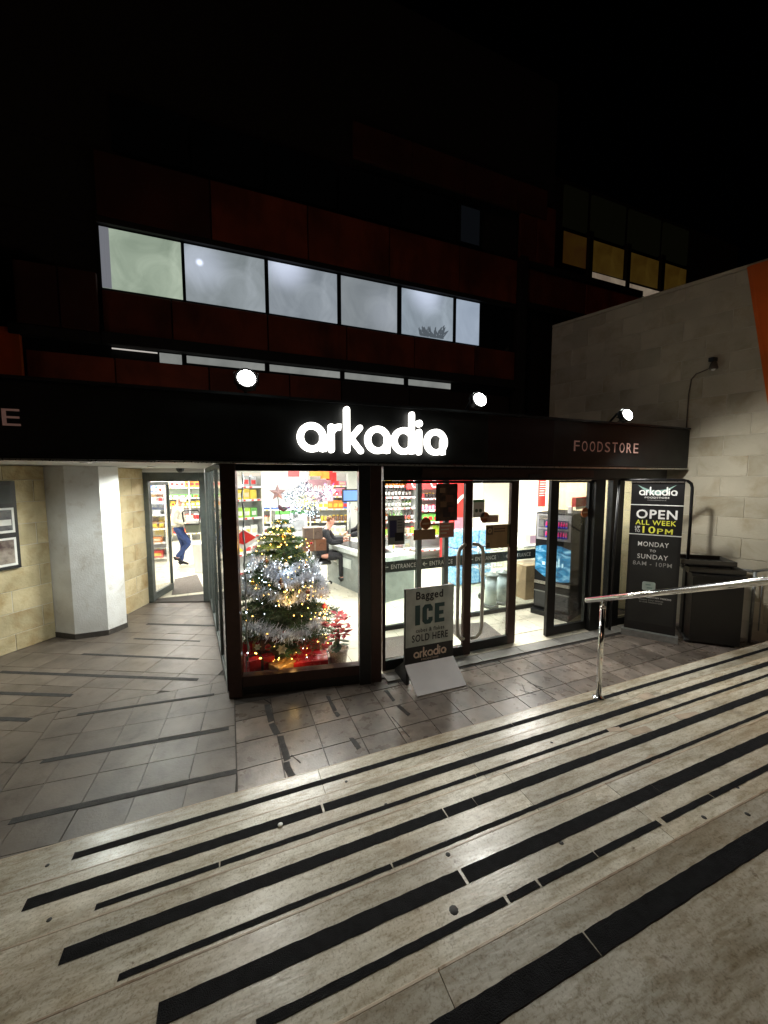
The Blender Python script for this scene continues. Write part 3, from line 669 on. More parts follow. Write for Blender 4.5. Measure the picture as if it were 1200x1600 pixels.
B().lathe([(.06, 0), (.06, -.02), (.045, -.05), (.02, -.065), (.0, -.068)], (0, 0, .012), 14).build('dome', M['black'], cmr, local=True)

# ================================================================== SHOPFRONT
# display window, slightly turned
Pw, Qw = (-.06, 3.835), (1.41, 3.57)
dw = Vector((Qw[0]-Pw[0], Qw[1]-Pw[1])); Lw = dw.length; dw.normalize(); nw = Vector((-dw.y, dw.x))
def wpt(s): return (Pw[0]+dw.x*s, Pw[1]+dw.y*s)
di = empty('display_window', 'large display window in dark frame showing the decorated tree', 'window', (Pw[0], Pw[1], 0))
B().wallbox(wpt(0), wpt(.12), 0, 2.25, .12).build('frame_post', M['alu_brown'], di)
B().wallbox(wpt(1.27), wpt(1.385), 0, 2.25, .12, -.01).build('frame_post', M['trim'], di)
B().wallbox(wpt(1.39), wpt(1.50), 0, 2.25, .14, .01).build('frame_post', M['alu_brown'], di)
B().wallbox(wpt(.123), wpt(1.267), 2.19, 2.25, .10, .01).build('top_rail', M['alu_black'], di)
B().wallbox(wpt(.123), wpt(1.267), .10, .20, .10, .01).build('bottom_rail', M['alu_brown'], di)
B().wallbox(wpt(.123), wpt(1.267), 0, .097, .10, .02).build('kick_plate', M['alu_black'], di)
B().wallbox(wpt(.11), wpt(1.28), .19, 2.2, .008, .05).build('pane', M['glass'], di)
# glass side of the display along the passage
sg = empty('side_glazing', 'narrow framed glass wall along the passage beside the display', 'window', (-.1, 4.0, 0))
Ps, Qs = Vector((-.075, 3.96)), Vector((-.36, 7.12)); ds = (Qs-Ps); Ls = ds.length; ds.normalize()
def spt(s): p = Ps+ds*s; return (p.x, p.y)
for i in range(5):
    s = Ls*i/4
    B().wallbox(spt(max(0, s-.02)), spt(min(Ls, s+.02)), 0, 2.28, .04, -.04).build('mullion', M['alu_grey'] if i else M['alu_black'], sg)
    if i < 4:
        B().wallbox(spt(s+.022), spt(s+Ls/4-.022), .06, 2.22, .006, -.022).build('pane', M['glass'], sg)
        B().wallbox(spt(s+.022), spt(s+Ls/4-.022), 0, .058, .036, -.038).build('rail', M['alu_grey'], sg)
        B().wallbox(spt(s+.022), spt(s+Ls/4-.022), 2.222, 2.28, .036, -.038).build('rail', M['alu_grey'], sg)
# passage door
pd = empty('passage_door', 'grey framed glass door standing open at the end of the passage', 'door', (-1.3, 7.43, 0))
Pd, Qd = Vector((-1.33, 7.445)), Vector((-.375, 7.10)); dd = (Qd-Pd).normalized(); Ld = (Qd-Pd).length
def dpt(s): p = Pd+dd*s; return (p.x, p.y)
B().wallbox(dpt(0), dpt(.09), 0, 2.22, .08).build('jamb', M['alu_grey'], pd)
B().wallbox(dpt(Ld-.09), dpt(Ld), 0, 2.22, .08).build('jamb', M['alu_grey'], pd)
B().wallbox(dpt(.092), dpt(Ld-.092), 2.07, 2.22, .08).build('header', M['alu_grey'], pd)
B().wallbox(dpt(.0), dpt(Ld), 2.222, 2.283, .06).build('filler', M['white'], pd)
B().wallbox(dpt(.0), dpt(Ld), -.004, .018, .10).build('sill', M['grout'], pd)
lf0 = Vector(dpt(.10))+Vector((.0, .06)); lf1 = Vector(gz(272, 921, FL)); ll = (lf1-lf0).length
leaf = B().wallbox(tuple(lf0), tuple(lf0.lerp(lf1, .035)), .03, 2.06, .045).wallbox(tuple(lf0.lerp(lf1, .965)), tuple(lf1), .03, 2.06, .045).wallbox(tuple(lf0.lerp(lf1, .0352)), tuple(lf0.lerp(lf1, .9648)), .03, .15, .043, .001).wallbox(tuple(lf0.lerp(lf1, .0352)), tuple(lf0.lerp(lf1, .9648)), 2.0, 2.06, .043, .001).build('door_leaf', M['alu_grey'], pd)
B().wallbox(tuple(lf0.lerp(lf1, .03)), tuple(lf0.lerp(lf1, .97)), .14, 2.01, .006, .02).build('pane', M['glass'], leaf)
B().wallbox(tuple(lf0.lerp(lf1, .90)), tuple(lf0.lerp(lf1, .93)), .95, 1.25, .02, -.05).build('handle', M['chrome'], leaf)
# threshold and sliding doors
DY = 3.72
th = empty('entrance_threshold', 'grey stone threshold strip before the sliding doors', 'threshold', (3.3, 3.6, 0))
x = 1.47
while x < 5.5:
    x1 = min(x+.6, 5.55); box('stone', (x+.002, 3.53, -.01), (x1-.002, 3.72, .016), M['threshold'], th, bev=.002); x = x1
box('shadow_gap', (1.46, 3.500, -.01), (5.55, 3.527, .003), M['joint'], th)  # dark strip along the front edge of the threshold
df = empty('entrance_portal', 'dark brown header and posts holding the sliding entrance doors', 'doorway', (3.2, DY, 0))
box('header', (1.47, DY-.07, 2.0965), (5.9, DY+.10, 2.243), M['alu_black'], df)
box('door_operator', (1.9, DY-.10, 2.13), (4.4, DY-.072, 2.225), M['alu_brown'], df)
box('post', (4.55, DY-.02, .02), (4.73, DY+.06, 2.098), M['alu_black'], df)
box('post', (4.87, DY-.02, .02), (5.10, DY+.06, 2.098), M['alu_black'], df)
box('post', (5.60, DY-.02, .02), (5.75, DY+.06, 2.098), M['alu_black'], df)
box('sill', (4.555, DY-.01, .018), (5.6, DY+.05, .12), M['alu_black'], df)
box('pane', (4.73, DY+.01, .12), (4.87, DY+.016, 2.10), M['glass'], df)
box('pane', (5.10, DY+.01, .12), (5.60, DY+.016, 2.10), M['glass'], df)
box('sensor', (3.32, DY-.125, 2.12), (3.5, DY-.102, 2.17), M['black'], df)
def sliding(label, x0, x1, ls, rs, m, dy, rail=.11):
    d = empty('sliding_door', label, 'door', (x0, DY+dy, .02), group='sliding entrance doors')
    box('stile', (x0, DY+dy, .03), (x0+ls, DY+dy+.045, 2.095), m, d); box('stile', (x1-rs, DY+dy, .03), (x1, DY+dy+.045, 2.095), m, d)
    box('bottom_rail', (x0+ls, DY+dy+.001, .03), (x1-rs, DY+dy+.044, .03+rail), M['alu_black'], d)
    box('top_rail', (x0+ls, DY+dy+.001, 2.065), (x1-rs, DY+dy+.044, 2.095), M['alu_black'], d)
    box('pane', (x0+ls-.01, DY+dy+.02, .03+rail-.01), (x1-rs+.01, DY+dy+.026, 2.07), M['glass'], d)
    return d
sd1 = sliding('left glass entrance door behind the ice board, with posters on it', 1.485, 2.61, .035, .10, M['alu_brown'], 0)
sd2 = sliding('middle glass entrance door with cardboard coloured poster, beside the open gap', 2.615, 3.32, .03, .115, M['alu_brown'], .05)
sd3 = sliding('right glass entrance door in front of the black vending machine', 3.84, 4.545, .135, .03, M['alu_black'], .05)
M['handle'] = mat('satin_handle', (.62, .6, .54), .35, metal=.2, scale=20)
def uhandle(d, x, z0, z1, y, dx):
    B().tube([(x+dx, y+.01, z0-.05), (x+dx*.55, y-.03, z0-.03), (x+dx*.12, y-.05, z0+.03), (x, y-.055, z0+.12), (x, y-.055, z1-.1), (x+dx*.12, y-.05, z1-.03), (x+dx*.55, y-.03, z1+.01), (x+dx, y+.01, z1+.015)], .021, 12).build('handle', M['handle'], d)
uhandle(sd1, 2.39, .28, 1.34, DY, .13); uhandle(sd2, 2.745, .26, 1.34, DY+.02, -.11)
# things stuck on the door glass
def sticker(name, label, cat, x0, x1, z0, z1, y, m, deco=None, t=.003, rot=0, group=None):
    s = empty(name, label, cat, ((x0+x1)/2, y, (z0+z1)/2), group=group)
    B().box((x0, y-t, z0), (x1, y, z1)).build('sheet', m, s)
    if deco: deco(s, x0, x1, z0, z1, y-t)
    return s
def rect(s, x0, x1, z0, z1, y, m, name='print'): return B().box((x0, y-.0012, z0), (x1, y-.0002, z1)).build(name, m, s)
gy1 = DY+.018; gy2 = DY+.068
M['poster_dark'] = mat('dark_food_poster', (.09, .045, .025), .4, scale=14, col2=(.018, .01, .007), detail=3)
def d_dark(s, x0, x1, z0, z1, y):
    for (a, b, r, c) in [(.3, .82, .035, (.25, .17, .1)), (.62, .6, .05, (.16, .07, .04)), (.35, .45, .04, (.2, .12, .06)), (.7, .3, .035, (.15, .04, .03)), (.5, .2, .05, (.02, .01, .01))]:
        B().box((x0+a*(x1-x0)-r, y-.0015, z0+b*(z1-z0)-r*.8), (x0+a*(x1-x0)+r, y-.0003, z0+b*(z1-z0)+r*.8), bev=.0003, rot=0).build('picture_spot', flat('food%d' % int(a*100), c), s)
sticker('dark_food_poster', 'dark brown food picture poster at the top of the left entrance door', 'poster', 2.13, 2.412, 1.642, 2.062, gy1, M['poster_dark'], d_dark)
def d_red(s, x0, x1, z0, z1, y):
    rect(s, x0+.01, x1-.01, z0+.01, z1-.01, y, flat('pale_red', (.55, .22, .16)))
    for k, wd in enumerate((.8, .7, .5)): rect(s, x0+.02, x0+.02+(x1-x0-.04)*wd, z1-.045-k*.04, z1-.03-k*.04, y-.0012, flat('cream_ink', (.7, .6, .5)))
sticker('red_notice', 'small red and white notice under the dark food poster', 'notice', 2.177, 2.373, 1.452, 1.623, gy1, flat('paper_cream', (.6, .5, .42)), d_red)
sticker('brown_tape_strip', 'plain brown paper strip beside the red notice on the left door', 'paper strip', 1.858, 2.131, 1.444, 1.559, gy1, flat('kraft', (.33, .2, .11)))
def disc(name, label, x, z, y):
    s = empty(name, label, 'sticker', (x, y, z), group='round no entry stickers on the doors')
    b = B(); ring(b, x, z, .066, .001, y-.003, y, n=28); b.build('disc', flat('rust', (.33, .10, .03)), s)
    rect(s, x-.045, x+.045, z-.010, z+.010, y-.003, flat('tan', (.55, .38, .25)), 'bar')
disc('round_sticker', 'round brown sticker with pale bar on the left entrance door', 2.007, 1.623, gy1)
disc('round_sticker', 'round brown sticker with pale bar on the middle entrance door', 2.83, 1.655, gy2)
def d_bw(s, x0, x1, z0, z1, y):
    rect(s, x0+.02, x0+.10, z0+.08, z1-.05, y, flat('ink_blue', (.05, .05, .16)), 'figure'); rect(s, x0+.08, x1-.015, z0+.04, z0+.13, y-.0012, flat('ink_black', (.01, .01, .015)), 'figure')
    for k in range(4): rect(s, x1-.085, x1-.03, z1-.05-k*.03, z1-.04-k*.03, y, flat('ink_grey', (.1, .11, .12)), 'text_line')
sticker('grey_poster', 'grey picture poster with dark figure on the left entrance door', 'poster', 1.555, 1.751, 1.41, 1.725, gy1, flat('grey_paper', (.34, .36, .37)), d_bw)
def d_card(s, x0, x1, z0, z1, y):
    rect(s, x0+.015, x0+.10, z1-.12, z1-.015, y, flat('card_dark', (.13, .08, .04)), 'picture'); rect(s, x1-.065, x1-.005, z1-.25, z1-.01, y, flat('card_olive', (.10, .10, .05)), 'side_bar')
    b = B(); ring(b, x0+.057, z1-.07, .03, .012, y-.0024, y-.0012, n=16); b.build('symbol', flat('card_tan', (.5, .36, .2)), s)
    rect(s, x0+.012, x0+.06, z0+.02, z0+.075, y, flat('card_dark', (.1, .06, .03)), 'picture'); 
    for k in range(2): rect(s, x0+.12, x1-.1, z1-.06-k*.03, z1-.045-k*.03, y, flat('card_dark', (.1, .06, .03)), 'text_line')
sticker('cardboard_poster', 'cardboard brown poster on the middle entrance door', 'poster', 2.85, 3.235, 1.27, 1.56, gy2, flat('card', (.36, .24, .12)), d_card)
def d_green(s, x0, x1, z0, z1, y):
    rect(s, x0, x1, z1-.03, z1, y, flat('leaf_green', (.12, .3, .12)), 'band')
    for a in (.3, .65):
        b = B(); ring(b, x0+a*(x1-x0), z0+.08, .022, .001, y-.0012, y-.0002, n=14); b.build('picture_spot', flat('ink_green', (.08, .14, .08)), s)
sticker('green_notice', 'white notice with green heading, upper left of the middle door', 'notice', 2.66, 2.82, 1.66, 1.87, gy2, flat('paper', (.7, .7, .66)), d_green)
def d_lab(s, x0, x1, z0, z1, y): rect(s, x0+.01, x1-.01, z0+.025, z1-.025, y, flat('label_rose', (.5, .3, .22)), 'text_line')
sticker('pale_label', 'narrow pale label above the cardboard brown poster', 'label', 2.86, 3.03, 1.59, 1.68, gy2, flat('label_pale', (.6, .46, .38)), d_lab)

# inner glass partition with printed band
gp = empty('entrance_partition', 'low glass partition with dark band of arrows behind the doors', 'glass partition', (3.3, 4.78, 0))
PY = 4.78
box('pane', (1.75, PY, .08), (4.7, PY+.008, 1.04), M['glass_green'], gp)
bandp = box('printed_band', (1.75, PY-.010, .835), (4.7, PY-.003, .985), M['band'], gp)
box('base_rail', (3.2, PY-.02, FL), (4.7, PY+.03, .08), M['alu_black'], gp)
box('base_rail', (1.75, PY-.02, FL), (2.3, PY+.03, .08), M['alu_black'], gp)
for x in (2.42, 2.86): box('post', (x, PY-.03, FL), (x+.07, PY+.04, 2.55), M['alu_grey'], gp)
M['print_white'] = mat('white_print', (.62, .66, .62), .6)
def arrow(root, x, z, y, s, m):
    b = B(); rod(b, x, z, x+s, z, s*.16, y-.002, y, False); rod(b, x+.02*s, z, x+.42*s, z+.36*s, s*.16, y-.0025, y-.0005, False); rod(b, x+.02*s, z, x+.42*s, z-.36*s, s*.16, y-.003, y-.001, False); b.build('arrow', m, root)
for x in (1.92, 2.52, 3.30, 3.98):
    arrow(gp, x, .91, PY-.0115, .07, M['print_white']); text('ENTRANCE', M['print_white'], gp, 'lettering', (x+.30, PY-.013, .91), (1, 0, 0), w=.38, h=.062, proud=0, off=.01)

# ================================================================== THINGS BEFORE THE SHOP

ib = empty('ice_board', 'grey and black ice advertising board with tilted white foot before the doors', 'sign board', (1.9, 3.4, 0))
IY = 3.39; IX0, IX1, IZ0, IZ1 = 1.592, 2.165, .20, 1.015
box('board', (IX0, IY, IZ0), (IX1, IY+.02, IZ1), M['black'], ib, bev=.003)
M['ice_grey'] = mat('frosty_grey_print', (.62, .68, .66), .4, scale=6, col2=(.40, .46, .45), detail=4, stretch=(1, 1, .8))
box('upper_print', (IX0+.012, IY-.003, .41), (IX1-.004, IY-.0005, IZ1-.006), M['ice_grey'], ib)
icx = (IX0+IX1)/2+.005; ip = M['ink_dark'] = mat('ink_dark', (.012, .014, .016), .5); it = mat('ink_teal', (.015, .06, .065), .5)
text('Bagged', ip, ib, 'lettering', (icx-.01, IY-.005, .925), (1, 0, 0), w=.31, h=.105, proud=0, off=.025)
def iceb(pts_): B().prism([(icx-.005+a_, .735+b_) for a_, b_ in pts_], IY-.0062, IY-.0035, axis='y').build('lettering', it, ib)
iceb([(-.17, -.103), (-.115, -.103), (-.115, .103), (-.17, .103)])
iceb([(.055, -.103), (.17, -.103), (.17, -.062), (.107, -.062), (.107, -.02), (.158, -.02), (.158, .02), (.107, .02), (.107, .062), (.17, .062), (.17, .103), (.055, .103)])
iceb([(.03, -.035), (.03, -.07), (.005, -.103), (-.06, -.103), (-.088, -.07), (-.088, .07), (-.06, .103), (.005, .103), (.03, .07), (.03, .03), (-.018, .03), (-.018, .055), (-.026, .062), (-.036, .055), (-.036, -.055), (-.026, -.062), (-.018, -.055), (-.018, -.035)])
text('cubes & flakes', ip, ib, 'lettering', (icx, IY-.005, .575), (1, 0, 0), w=.33, h=.042, proud=0, off=.02)
text('SOLD HERE', ip, ib, 'lettering', (icx, IY-.005, .495), (1, 0, 0), w=.42, h=.075, proud=0, off=.02)
M['cream_ink'] = mat('cream_print', (.72, .58, .48), .5)
lb = B()
for b in logo(ib, icx-.19, icx+.19, .285, IY-.005, IY-.0015, M['cream_ink']): b.build('lettering', M['cream_ink'], ib)
text('FOODSTORE', M['cream_ink'], ib, 'lettering', (icx, IY-.005, .262), (1, 0, 0), w=.20, h=.018, proud=0)
_b = B(); ft = [(1.60, 3.385, .235), (2.165, 3.385, .235), (2.195, 3.175, .012), (1.632, 3.178, .012)]
lo = [_b.bm.verts.new(p) for p in ft]; hi = [_b.bm.verts.new((p[0], p[1]+.012, p[2]-.014)) for p in ft]
_b.bm.faces.new(lo); _b.bm.faces.new(hi[::-1])
for i in range(4): _b.bm.faces.new((lo[i], lo[(i+1) % 4], hi[(i+1) % 4], hi[i]))
_b.build('tilted_foot', mat('white_board', (.88, .88, .9), .5, scale=4, var=.06), ib)
for xa in (1.62, 2.10): B().prism([(3.412, 0.005), (3.70, .005), (3.70, .05), (3.43, .26), (3.412, .26)], xa, xa+.035, axis='x').build('side_foot', M['black'], ib)
box('base', (1.656, 3.55, .006), (2.099, 3.68, .04), M['black'], ib)

# roll up banner with the opening hours
rb = empty('opening_hours_banner', 'tall black roll up banner with opening hours beside the doors', 'banner', (5.13, 3.27, 0))
A0, A1 = Vector((4.965, 3.505)), Vector((5.285, 3.045)); ad = (A1-A0).normalized(); an = Vector((-ad.y, ad.x)); AW = (A1-A0).length
def bp_(s, z, o=0): p = A0+ad*s-an*o; return (p.x, p.y, z)
B().wallbox(bp_(0, 0)[:2], bp_(AW, 0)[:2], .09, 2.065, .004).build('sheet', mat('banner_black', (.006, .006, .007), .5, scale=3), rb)
B().wallbox(bp_(.03, 0)[:2], bp_(AW-.03, 0)[:2], .2, 1.375, .002, -.0025).build('panel_print', mat('banner_grey', (.018, .019, .019), .5, scale=3, var=.3), rb)
B().wallbox(bp_(-.01, 0)[:2], bp_(AW+.01, 0)[:2], 2.062, 2.085, .03, -.012).build('top_bar', M['brushed'], rb)
B().wallbox(bp_(-.03, 0)[:2], bp_(AW+.03, 0)[:2], .0, .085, .12, -.05).build('cassette', M['steelgrey'], rb)
for z in (1.775, 1.385): B().wallbox(bp_(.0, 0)[:2], bp_(AW, 0)[:2], z-.006, z+.006, .002, -.006).build('line', M['white'], rb)
# curved pale sail over the banner name
pts = []
for i in range(13): t = i/12; pts.append((.06+t*(AW-.14), 2.04-.075*math.sin(math.pi*t)))
pts2 = []
for i in range(13): t = 1-i/12; pts2.append((.06+t*(AW-.14), 2.045-.14*math.sin(math.pi*t)-(.0)))
_b = B(); vs = []
for (s_, z_) in pts+pts2[1:-1]: vs.append(_b.bm.verts.new(bp_(s_, z_, .004)))
_b.bm.faces.new(vs); _b.build('sail_print', flat('sail', (.25, .4, .36)), rb)
M['ink_white'] = mat('ink_white', (.9, .9, .88), .5); M['ink_yellow'] = mat('ink_yellow', (.85, .85, .10), .5); M['ink_dimw'] = mat('ink_dim_white', (.4, .4, .39), .5)
def bt(s, x, z, wd, h, m=None, off=.01): text(s, m or M['ink_white'], rb, 'lettering', bp_(x, z, .006), (ad.x, ad.y, 0), w=wd, h=h, proud=0, off=off)
c_ = AW/2
for b in logo(rb, 0, .40, 0, -.0015, .0015, M['ink_white']):
    o = b.build('lettering', M['ink_white'], rb, local=True); ro = origin(rb); p0 = bp_(.085, 1.90, .006)
    for v in o.data.vertices:
        q_ = v.co.copy(); v.co = Vector((p0[0]+ad.x*q_.x-an.x*(-q_.y), p0[1]+ad.y*q_.x-an.y*(-q_.y), p0[2]+q_.z))-ro
bt('FOODSTORE', c_, 1.872, .26, .022); bt('CONVENIENCE', c_, 1.838, .2, .012, M['ink_dimw'])
bt('OPEN', c_+.005, 1.655, .43, .115, off=.03); bt('ALL WEEK', c_, 1.545, .43, .062, M['ink_yellow'], .02)
bt('UP', .09, 1.475, .055, .036); bt('TO', .09, 1.43, .055, .036); bt('10', .215, 1.45, .135, .09, M['ink_yellow'], .02); bt('P', .335, 1.438, .062, .068, M['ink_yellow'], .01)
_b = B(); _b.bm.faces.new([_b.bm.verts.new(bp_(.385+a_, 1.404+b_, .006)) for a_, b_ in ((0, 0), (.018, 0), (.018, .042), (.038, .016), (.044, .016), (.064, .042), (.064, 0), (.082, 0), (.082, .068), (.064, .068), (.041, .036), (.018, .068), (0, .068))]); _b.build('lettering', M['ink_yellow'], rb)
bt('MONDAY', c_-.01, 1.26, .33, .062, off=.007); bt('TO', c_-.01, 1.175, .065, .032); bt('SUNDAY', c_-.01, 1.095, .33, .062, off=.007); bt('8AM - 10PM', c_-.01, 1.0, .42, .055, M['ink_dimw'], .004)
_b = B(); cx_, cz_ = .25, .70
pp = []
for (sx_, sz_) in ((1, 1), (-1, 1), (-1, -1), (1, -1)):
    for k in range(4):
        a_ = math.pi/2*k/3+{(1, 1): 0, (-1, 1): math.pi/2, (-1, -1): math.pi, (1, -1): 1.5*math.pi}[(sx_, sz_)]
        pp.append((cx_+sx_*.05+.022*math.cos(a_), cz_+sz_*.038+.022*math.sin(a_)))
_b.bm.faces.new([_b.bm.verts.new(bp_(s_, z_, .006)) for s_, z_ in pp]); _b.build('symbol_badge', flat('badge', (.42, .52, .48)), rb)
_b = B(); _b.bm.faces.new([_b.bm.verts.new(bp_(s_, z_, .007)) for s_, z_ in ((cx_-.035, cz_+.012), (cx_+.02, cz_+.012), (cx_+.02, cz_+.028), (cx_-.035, cz_+.028))][::-1]); _b.bm.faces.new([_b.bm.verts.new(bp_(s_, z_, .007)) for s_, z_ in ((cx_-.02, cz_-.03), (cx_+.04, cz_-.03), (cx_+.04, cz_-.012), (cx_-.02, cz_-.012))][::-1]); _b.build('symbol', flat('badge_ink', (.2, .28, .26)), rb)
bt('60 MIN COMPLIMENTARY PARKING', c_-.005, .555, .44, .022); bt('WHEN YOU SPEND', c_, .515, .27, .017, M['ink_dimw']); bt('IN OUR FOODSTORE', c_, .485, .25, .017, M['ink_dimw'])

# black tube frame standing behind the banner
tf = empty('tube_hoop', 'black bent tube frame standing behind the opening hours banner', 'hoop', (5.66, 3.17, 0))
arc = [(5.66-.12*(1-math.sin(t))*1, 3.17+.06*(1-math.sin(t)), 2.10-.10*(1-math.cos(t))) for t in [0, .4, .8, 1.2, 1.57]]
B().tube([(4.86, 3.60, 2.10), (5.40, 3.30, 2.10)]+[(5.54, 3.23, 2.098), (5.60, 3.20, 2.085), (5.64, 3.18, 2.05), (5.655, 3.172, 2.0), (5.66, 3.17, 1.5), (5.66, 3.17, .03)], .019, 10).build('bent_tube', M['black'], tf)
B().tube([(4.86, 3.60, 2.10), (4.84, 3.62, 1.0), (4.84, 3.62, .03)], .019, 8).build('rear_post', M['black'], tf)
B().tube([(5.45, 3.0, .02), (5.85, 3.35, .02)], .02, 8).build('foot', M['black'], tf)

# dark bin with trays on it
bn = empty('tray_bin', 'dark square bin with stacked empty trays on top beside the banner', 'bin', (5.80, 3.0, 0))
B().prism([(5.46, 2.98), (5.83, 2.62), (6.16, 2.93), (5.80, 3.30)], .03, .88).build('body', mat('bin_dark', (.012, .011, .010), .45, scale=3, bump=.15), bn)
B().prism([(5.44, 2.98), (5.83, 2.595), (6.185, 2.93), (5.80, 3.325)], .882, .915).build('rim', M['black'], bn)
for k in range(4): B().tube([(5.5+.33*(k//2), 2.98-.3*(k//2)+.02+.28*(k % 2), 0.0), (5.5+.33*(k//2), 2.98-.3*(k//2)+.02+.28*(k % 2), .04)], .03, 8).build('castor', M['black'], bn)
for k, (dx, dz, rz_, lab) in enumerate([(0, .93, -.75, 'lower dark tray of the pair stacked on the dark bin'), (-.09, 1.03, -.72, 'upper dark tray of the pair stacked on the dark bin')]):
    tr = empty('tray', lab, 'tray', (5.78+dx, 2.97+.06*k, dz), rz_, group='trays stacked on the dark bin')
    L_, W_ = .29, .21
    B().box((-L_, -W_, 0), (L_, W_, .012)).build('base', M['black'], tr, local=True)
    B().box((-L_, -W_, .012), (L_, -W_+.015, .06)).box((-L_, W_-.015, .012), (L_, W_, .06)).box((-L_, -W_+.016, .012), (-L_+.015, W_-.016, .06)).box((L_-.015, -W_+.016, .012), (L_, W_-.016, .06)).build('rim', mat('tray_rim%d' % k, (.06, .055, .045), .5), tr, local=True)
    if k: 
        for sx_ in (-1, 1): 
            for sy_ in (-1, 1): B().box((sx_*(L_-.03)-.012, sy_*(W_-.03)-.012, -.045), (sx_*(L_-.03)+.012, sy_*(W_-.03)+.012, -.001)).build('foot', M['black'], tr, local=True)

# leaning planks behind the side glass
for k, (x0, x1, z1, lab) in enumerate([(5.17, 5.36, 1.75, 'long thin wooden plank leaning behind the side glass, the taller one'), (5.24, 5.40, 1.25, 'shorter wooden plank leaning behind the side glass beside the banner')]):
    pk = empty('plank', lab, 'plank', (x0, 3.95, FL), group='planks leaning behind the glass')
    _b = B(); _b.tube([(x0, 3.9+k*.05, FL+.01), (x1, 4.02+k*.06, z1)], .028, 4); _b.build('board', mat('raw_wood%d' % k, (.5, .38, .18), .7, scale=4, stretch=(8, 8, 1)), pk)

# chrome handrails
hr = empty('chrome_handrail', 'polished steel handrail with round posts climbing the stone steps', 'handrail', (3.03, 2.3, RISE))
def rz(y): return 1.002+(2.50-y)*.397
B().tube([(3.03, 2.50, rz(2.5)), (3.03, 1.9, rz(1.9)), (3.03, 1.3, rz(1.3)), (3.03, .5, rz(.5)), (3.03, .35, rz(.38)), (3.03, -.6, rz(.36))], .0245, 20).build('rail', M['chrome'], hr)
B().ball((3.03, 2.5, rz(2.5)), .0243, 14).build('end_cap', M['chrome'], hr)
def rpost(root, x, y, zb, zt, m):
    B().tube([(x, y, zb+.005), (x, y, zt-.07)], .0225, 16).build('post', m, root)
    B().tube([(x, y, zt-.085), (x, y, zt-.012)], .011, 10).build('stem', m, root)
    B().lathe([(.0235, 0), (.0255, .006), (.0255, .014), (.012, .02)], (x, y, zt-.085), 14).build('collar', m, root)
    B().lathe([(.052, 0), (.052, .006), (.03, .012), (.024, .02)], (x, y, zb), 20).build('flange', m, root)
rpost(hr, 3.03, 2.34, RISE, rz(2.34), M['chrome']); rpost(hr, 3.03, .55, RISE*5, rz(.55), M['chrome'])
hr2 = empty('wall_side_handrail', 'dim steel handrail beside the block wall at the far right', 'handrail', (6.2, 2.55, 0))
B().tube([(6.22, 2.72, .93), (6.22, 2.0, 1.2), (6.22, .5, 1.80)], .02, 12).build('rail', M['chrome'], hr2)
B().tube([(6.22, 2.72, .93), (6.22, 3.1, .90)], .02, 10).build('rail', M['steelgrey'], hr2)
for y_, zb_ in ((2.7, 0), (2.25, RISE), (1.5, RISE*3)): B().tube([(6.22, y_, zb_), (6.22, y_, .93+(2.72-y_)*.39)], .018, 10).build('post', M['steelgrey'], hr2)
for k in range(5): B().tube([(6.22, 2.62-k*.09, .18), (6.22, 2.62-k*.09, .9+k*.034)], .008, 6).build('baluster', M['steelgrey'], hr2)

# ================================================================== INSIDE: DOOR MATS
for nm, lab, pts in [('passage_mat', 'grey brown door mat inside the passage door', [gz(273, 905, FL), gz(268, 930, FL), gz(320, 924, FL), gz(308, 898, FL)]),
                     ('entrance_mat', 'dark grey mat inside the middle entrance door', [(2.72, 3.98), (3.30, 3.86), (3.42, 4.50), (2.8, 4.62)]),
                     ('entrance_mat', 'dark grey mat inside the left entrance door behind the ice board', [(1.55, 4.0), (2.4, 3.95), (2.4, 4.5), (1.55, 4.55)])]:
    e = empty(nm, lab, 'mat', (pts[0][0], pts[0][1], FL)); B().prism(pts, FL+.001, FL+.008).build('pile', M['matgrey'], e)

# ================================================================== VENDING MACHINE
vm = empty('vending_machine', 'black drinks vending machine with glowing blue picture panel', 'vending machine', (4.55, 4.34, FL))
v0, v1 = Vector((4.60, 4.09)), Vector((4.40, 4.60)); vd = (v1-v0).normalized(); vn = Vector((-vd.y, vd.x)) * -1      # vn points away from the front
vn = Vector((vd.y, -vd.x)); VW = (v1-v0).length; VH = 1.60
def vp(s, d): p = v0+vd*s+vn*d; return (p.x, p.y)      # s from the right end seen from the front
def vbox(name, s0, s1, z0, z1, d0, d1, m, root=vm): return B().prism([vp(s0, d0), vp(s1, d0), vp(s1, d1), vp(s0, d1)], z0, z1).build(name, m, root)
vbox('cabinet', 0, VW, .10, VH, .03, .80, mat('matt_black_cabinet', (.006, .006, .007), .75, scale=6, spec=.12))
vbox('base', -.01, VW+.01, FL, .098, -.07, .78, M['trim'])
vbox('front_door', .004, VW-.004, .10, VH-.004, 0, .028, mat('vend_front', (.010, .011, .012), .5, spec=.2))
vbox('upper_frame', .02, VW-.02, 1.19, VH-.02, -.012, -.001, flat('vend_silver', (.5, .5, .52)))
vbox('display_screen', VW-.32, VW-.20, 1.53, 1.57, -.016, -.0125, emit('blue_screen', (.05, .1, 1), 2.5))
vbox('coin_panel', VW-.17, VW-.05, 1.49, 1.565, -.016, -.0125, M['brushed'])
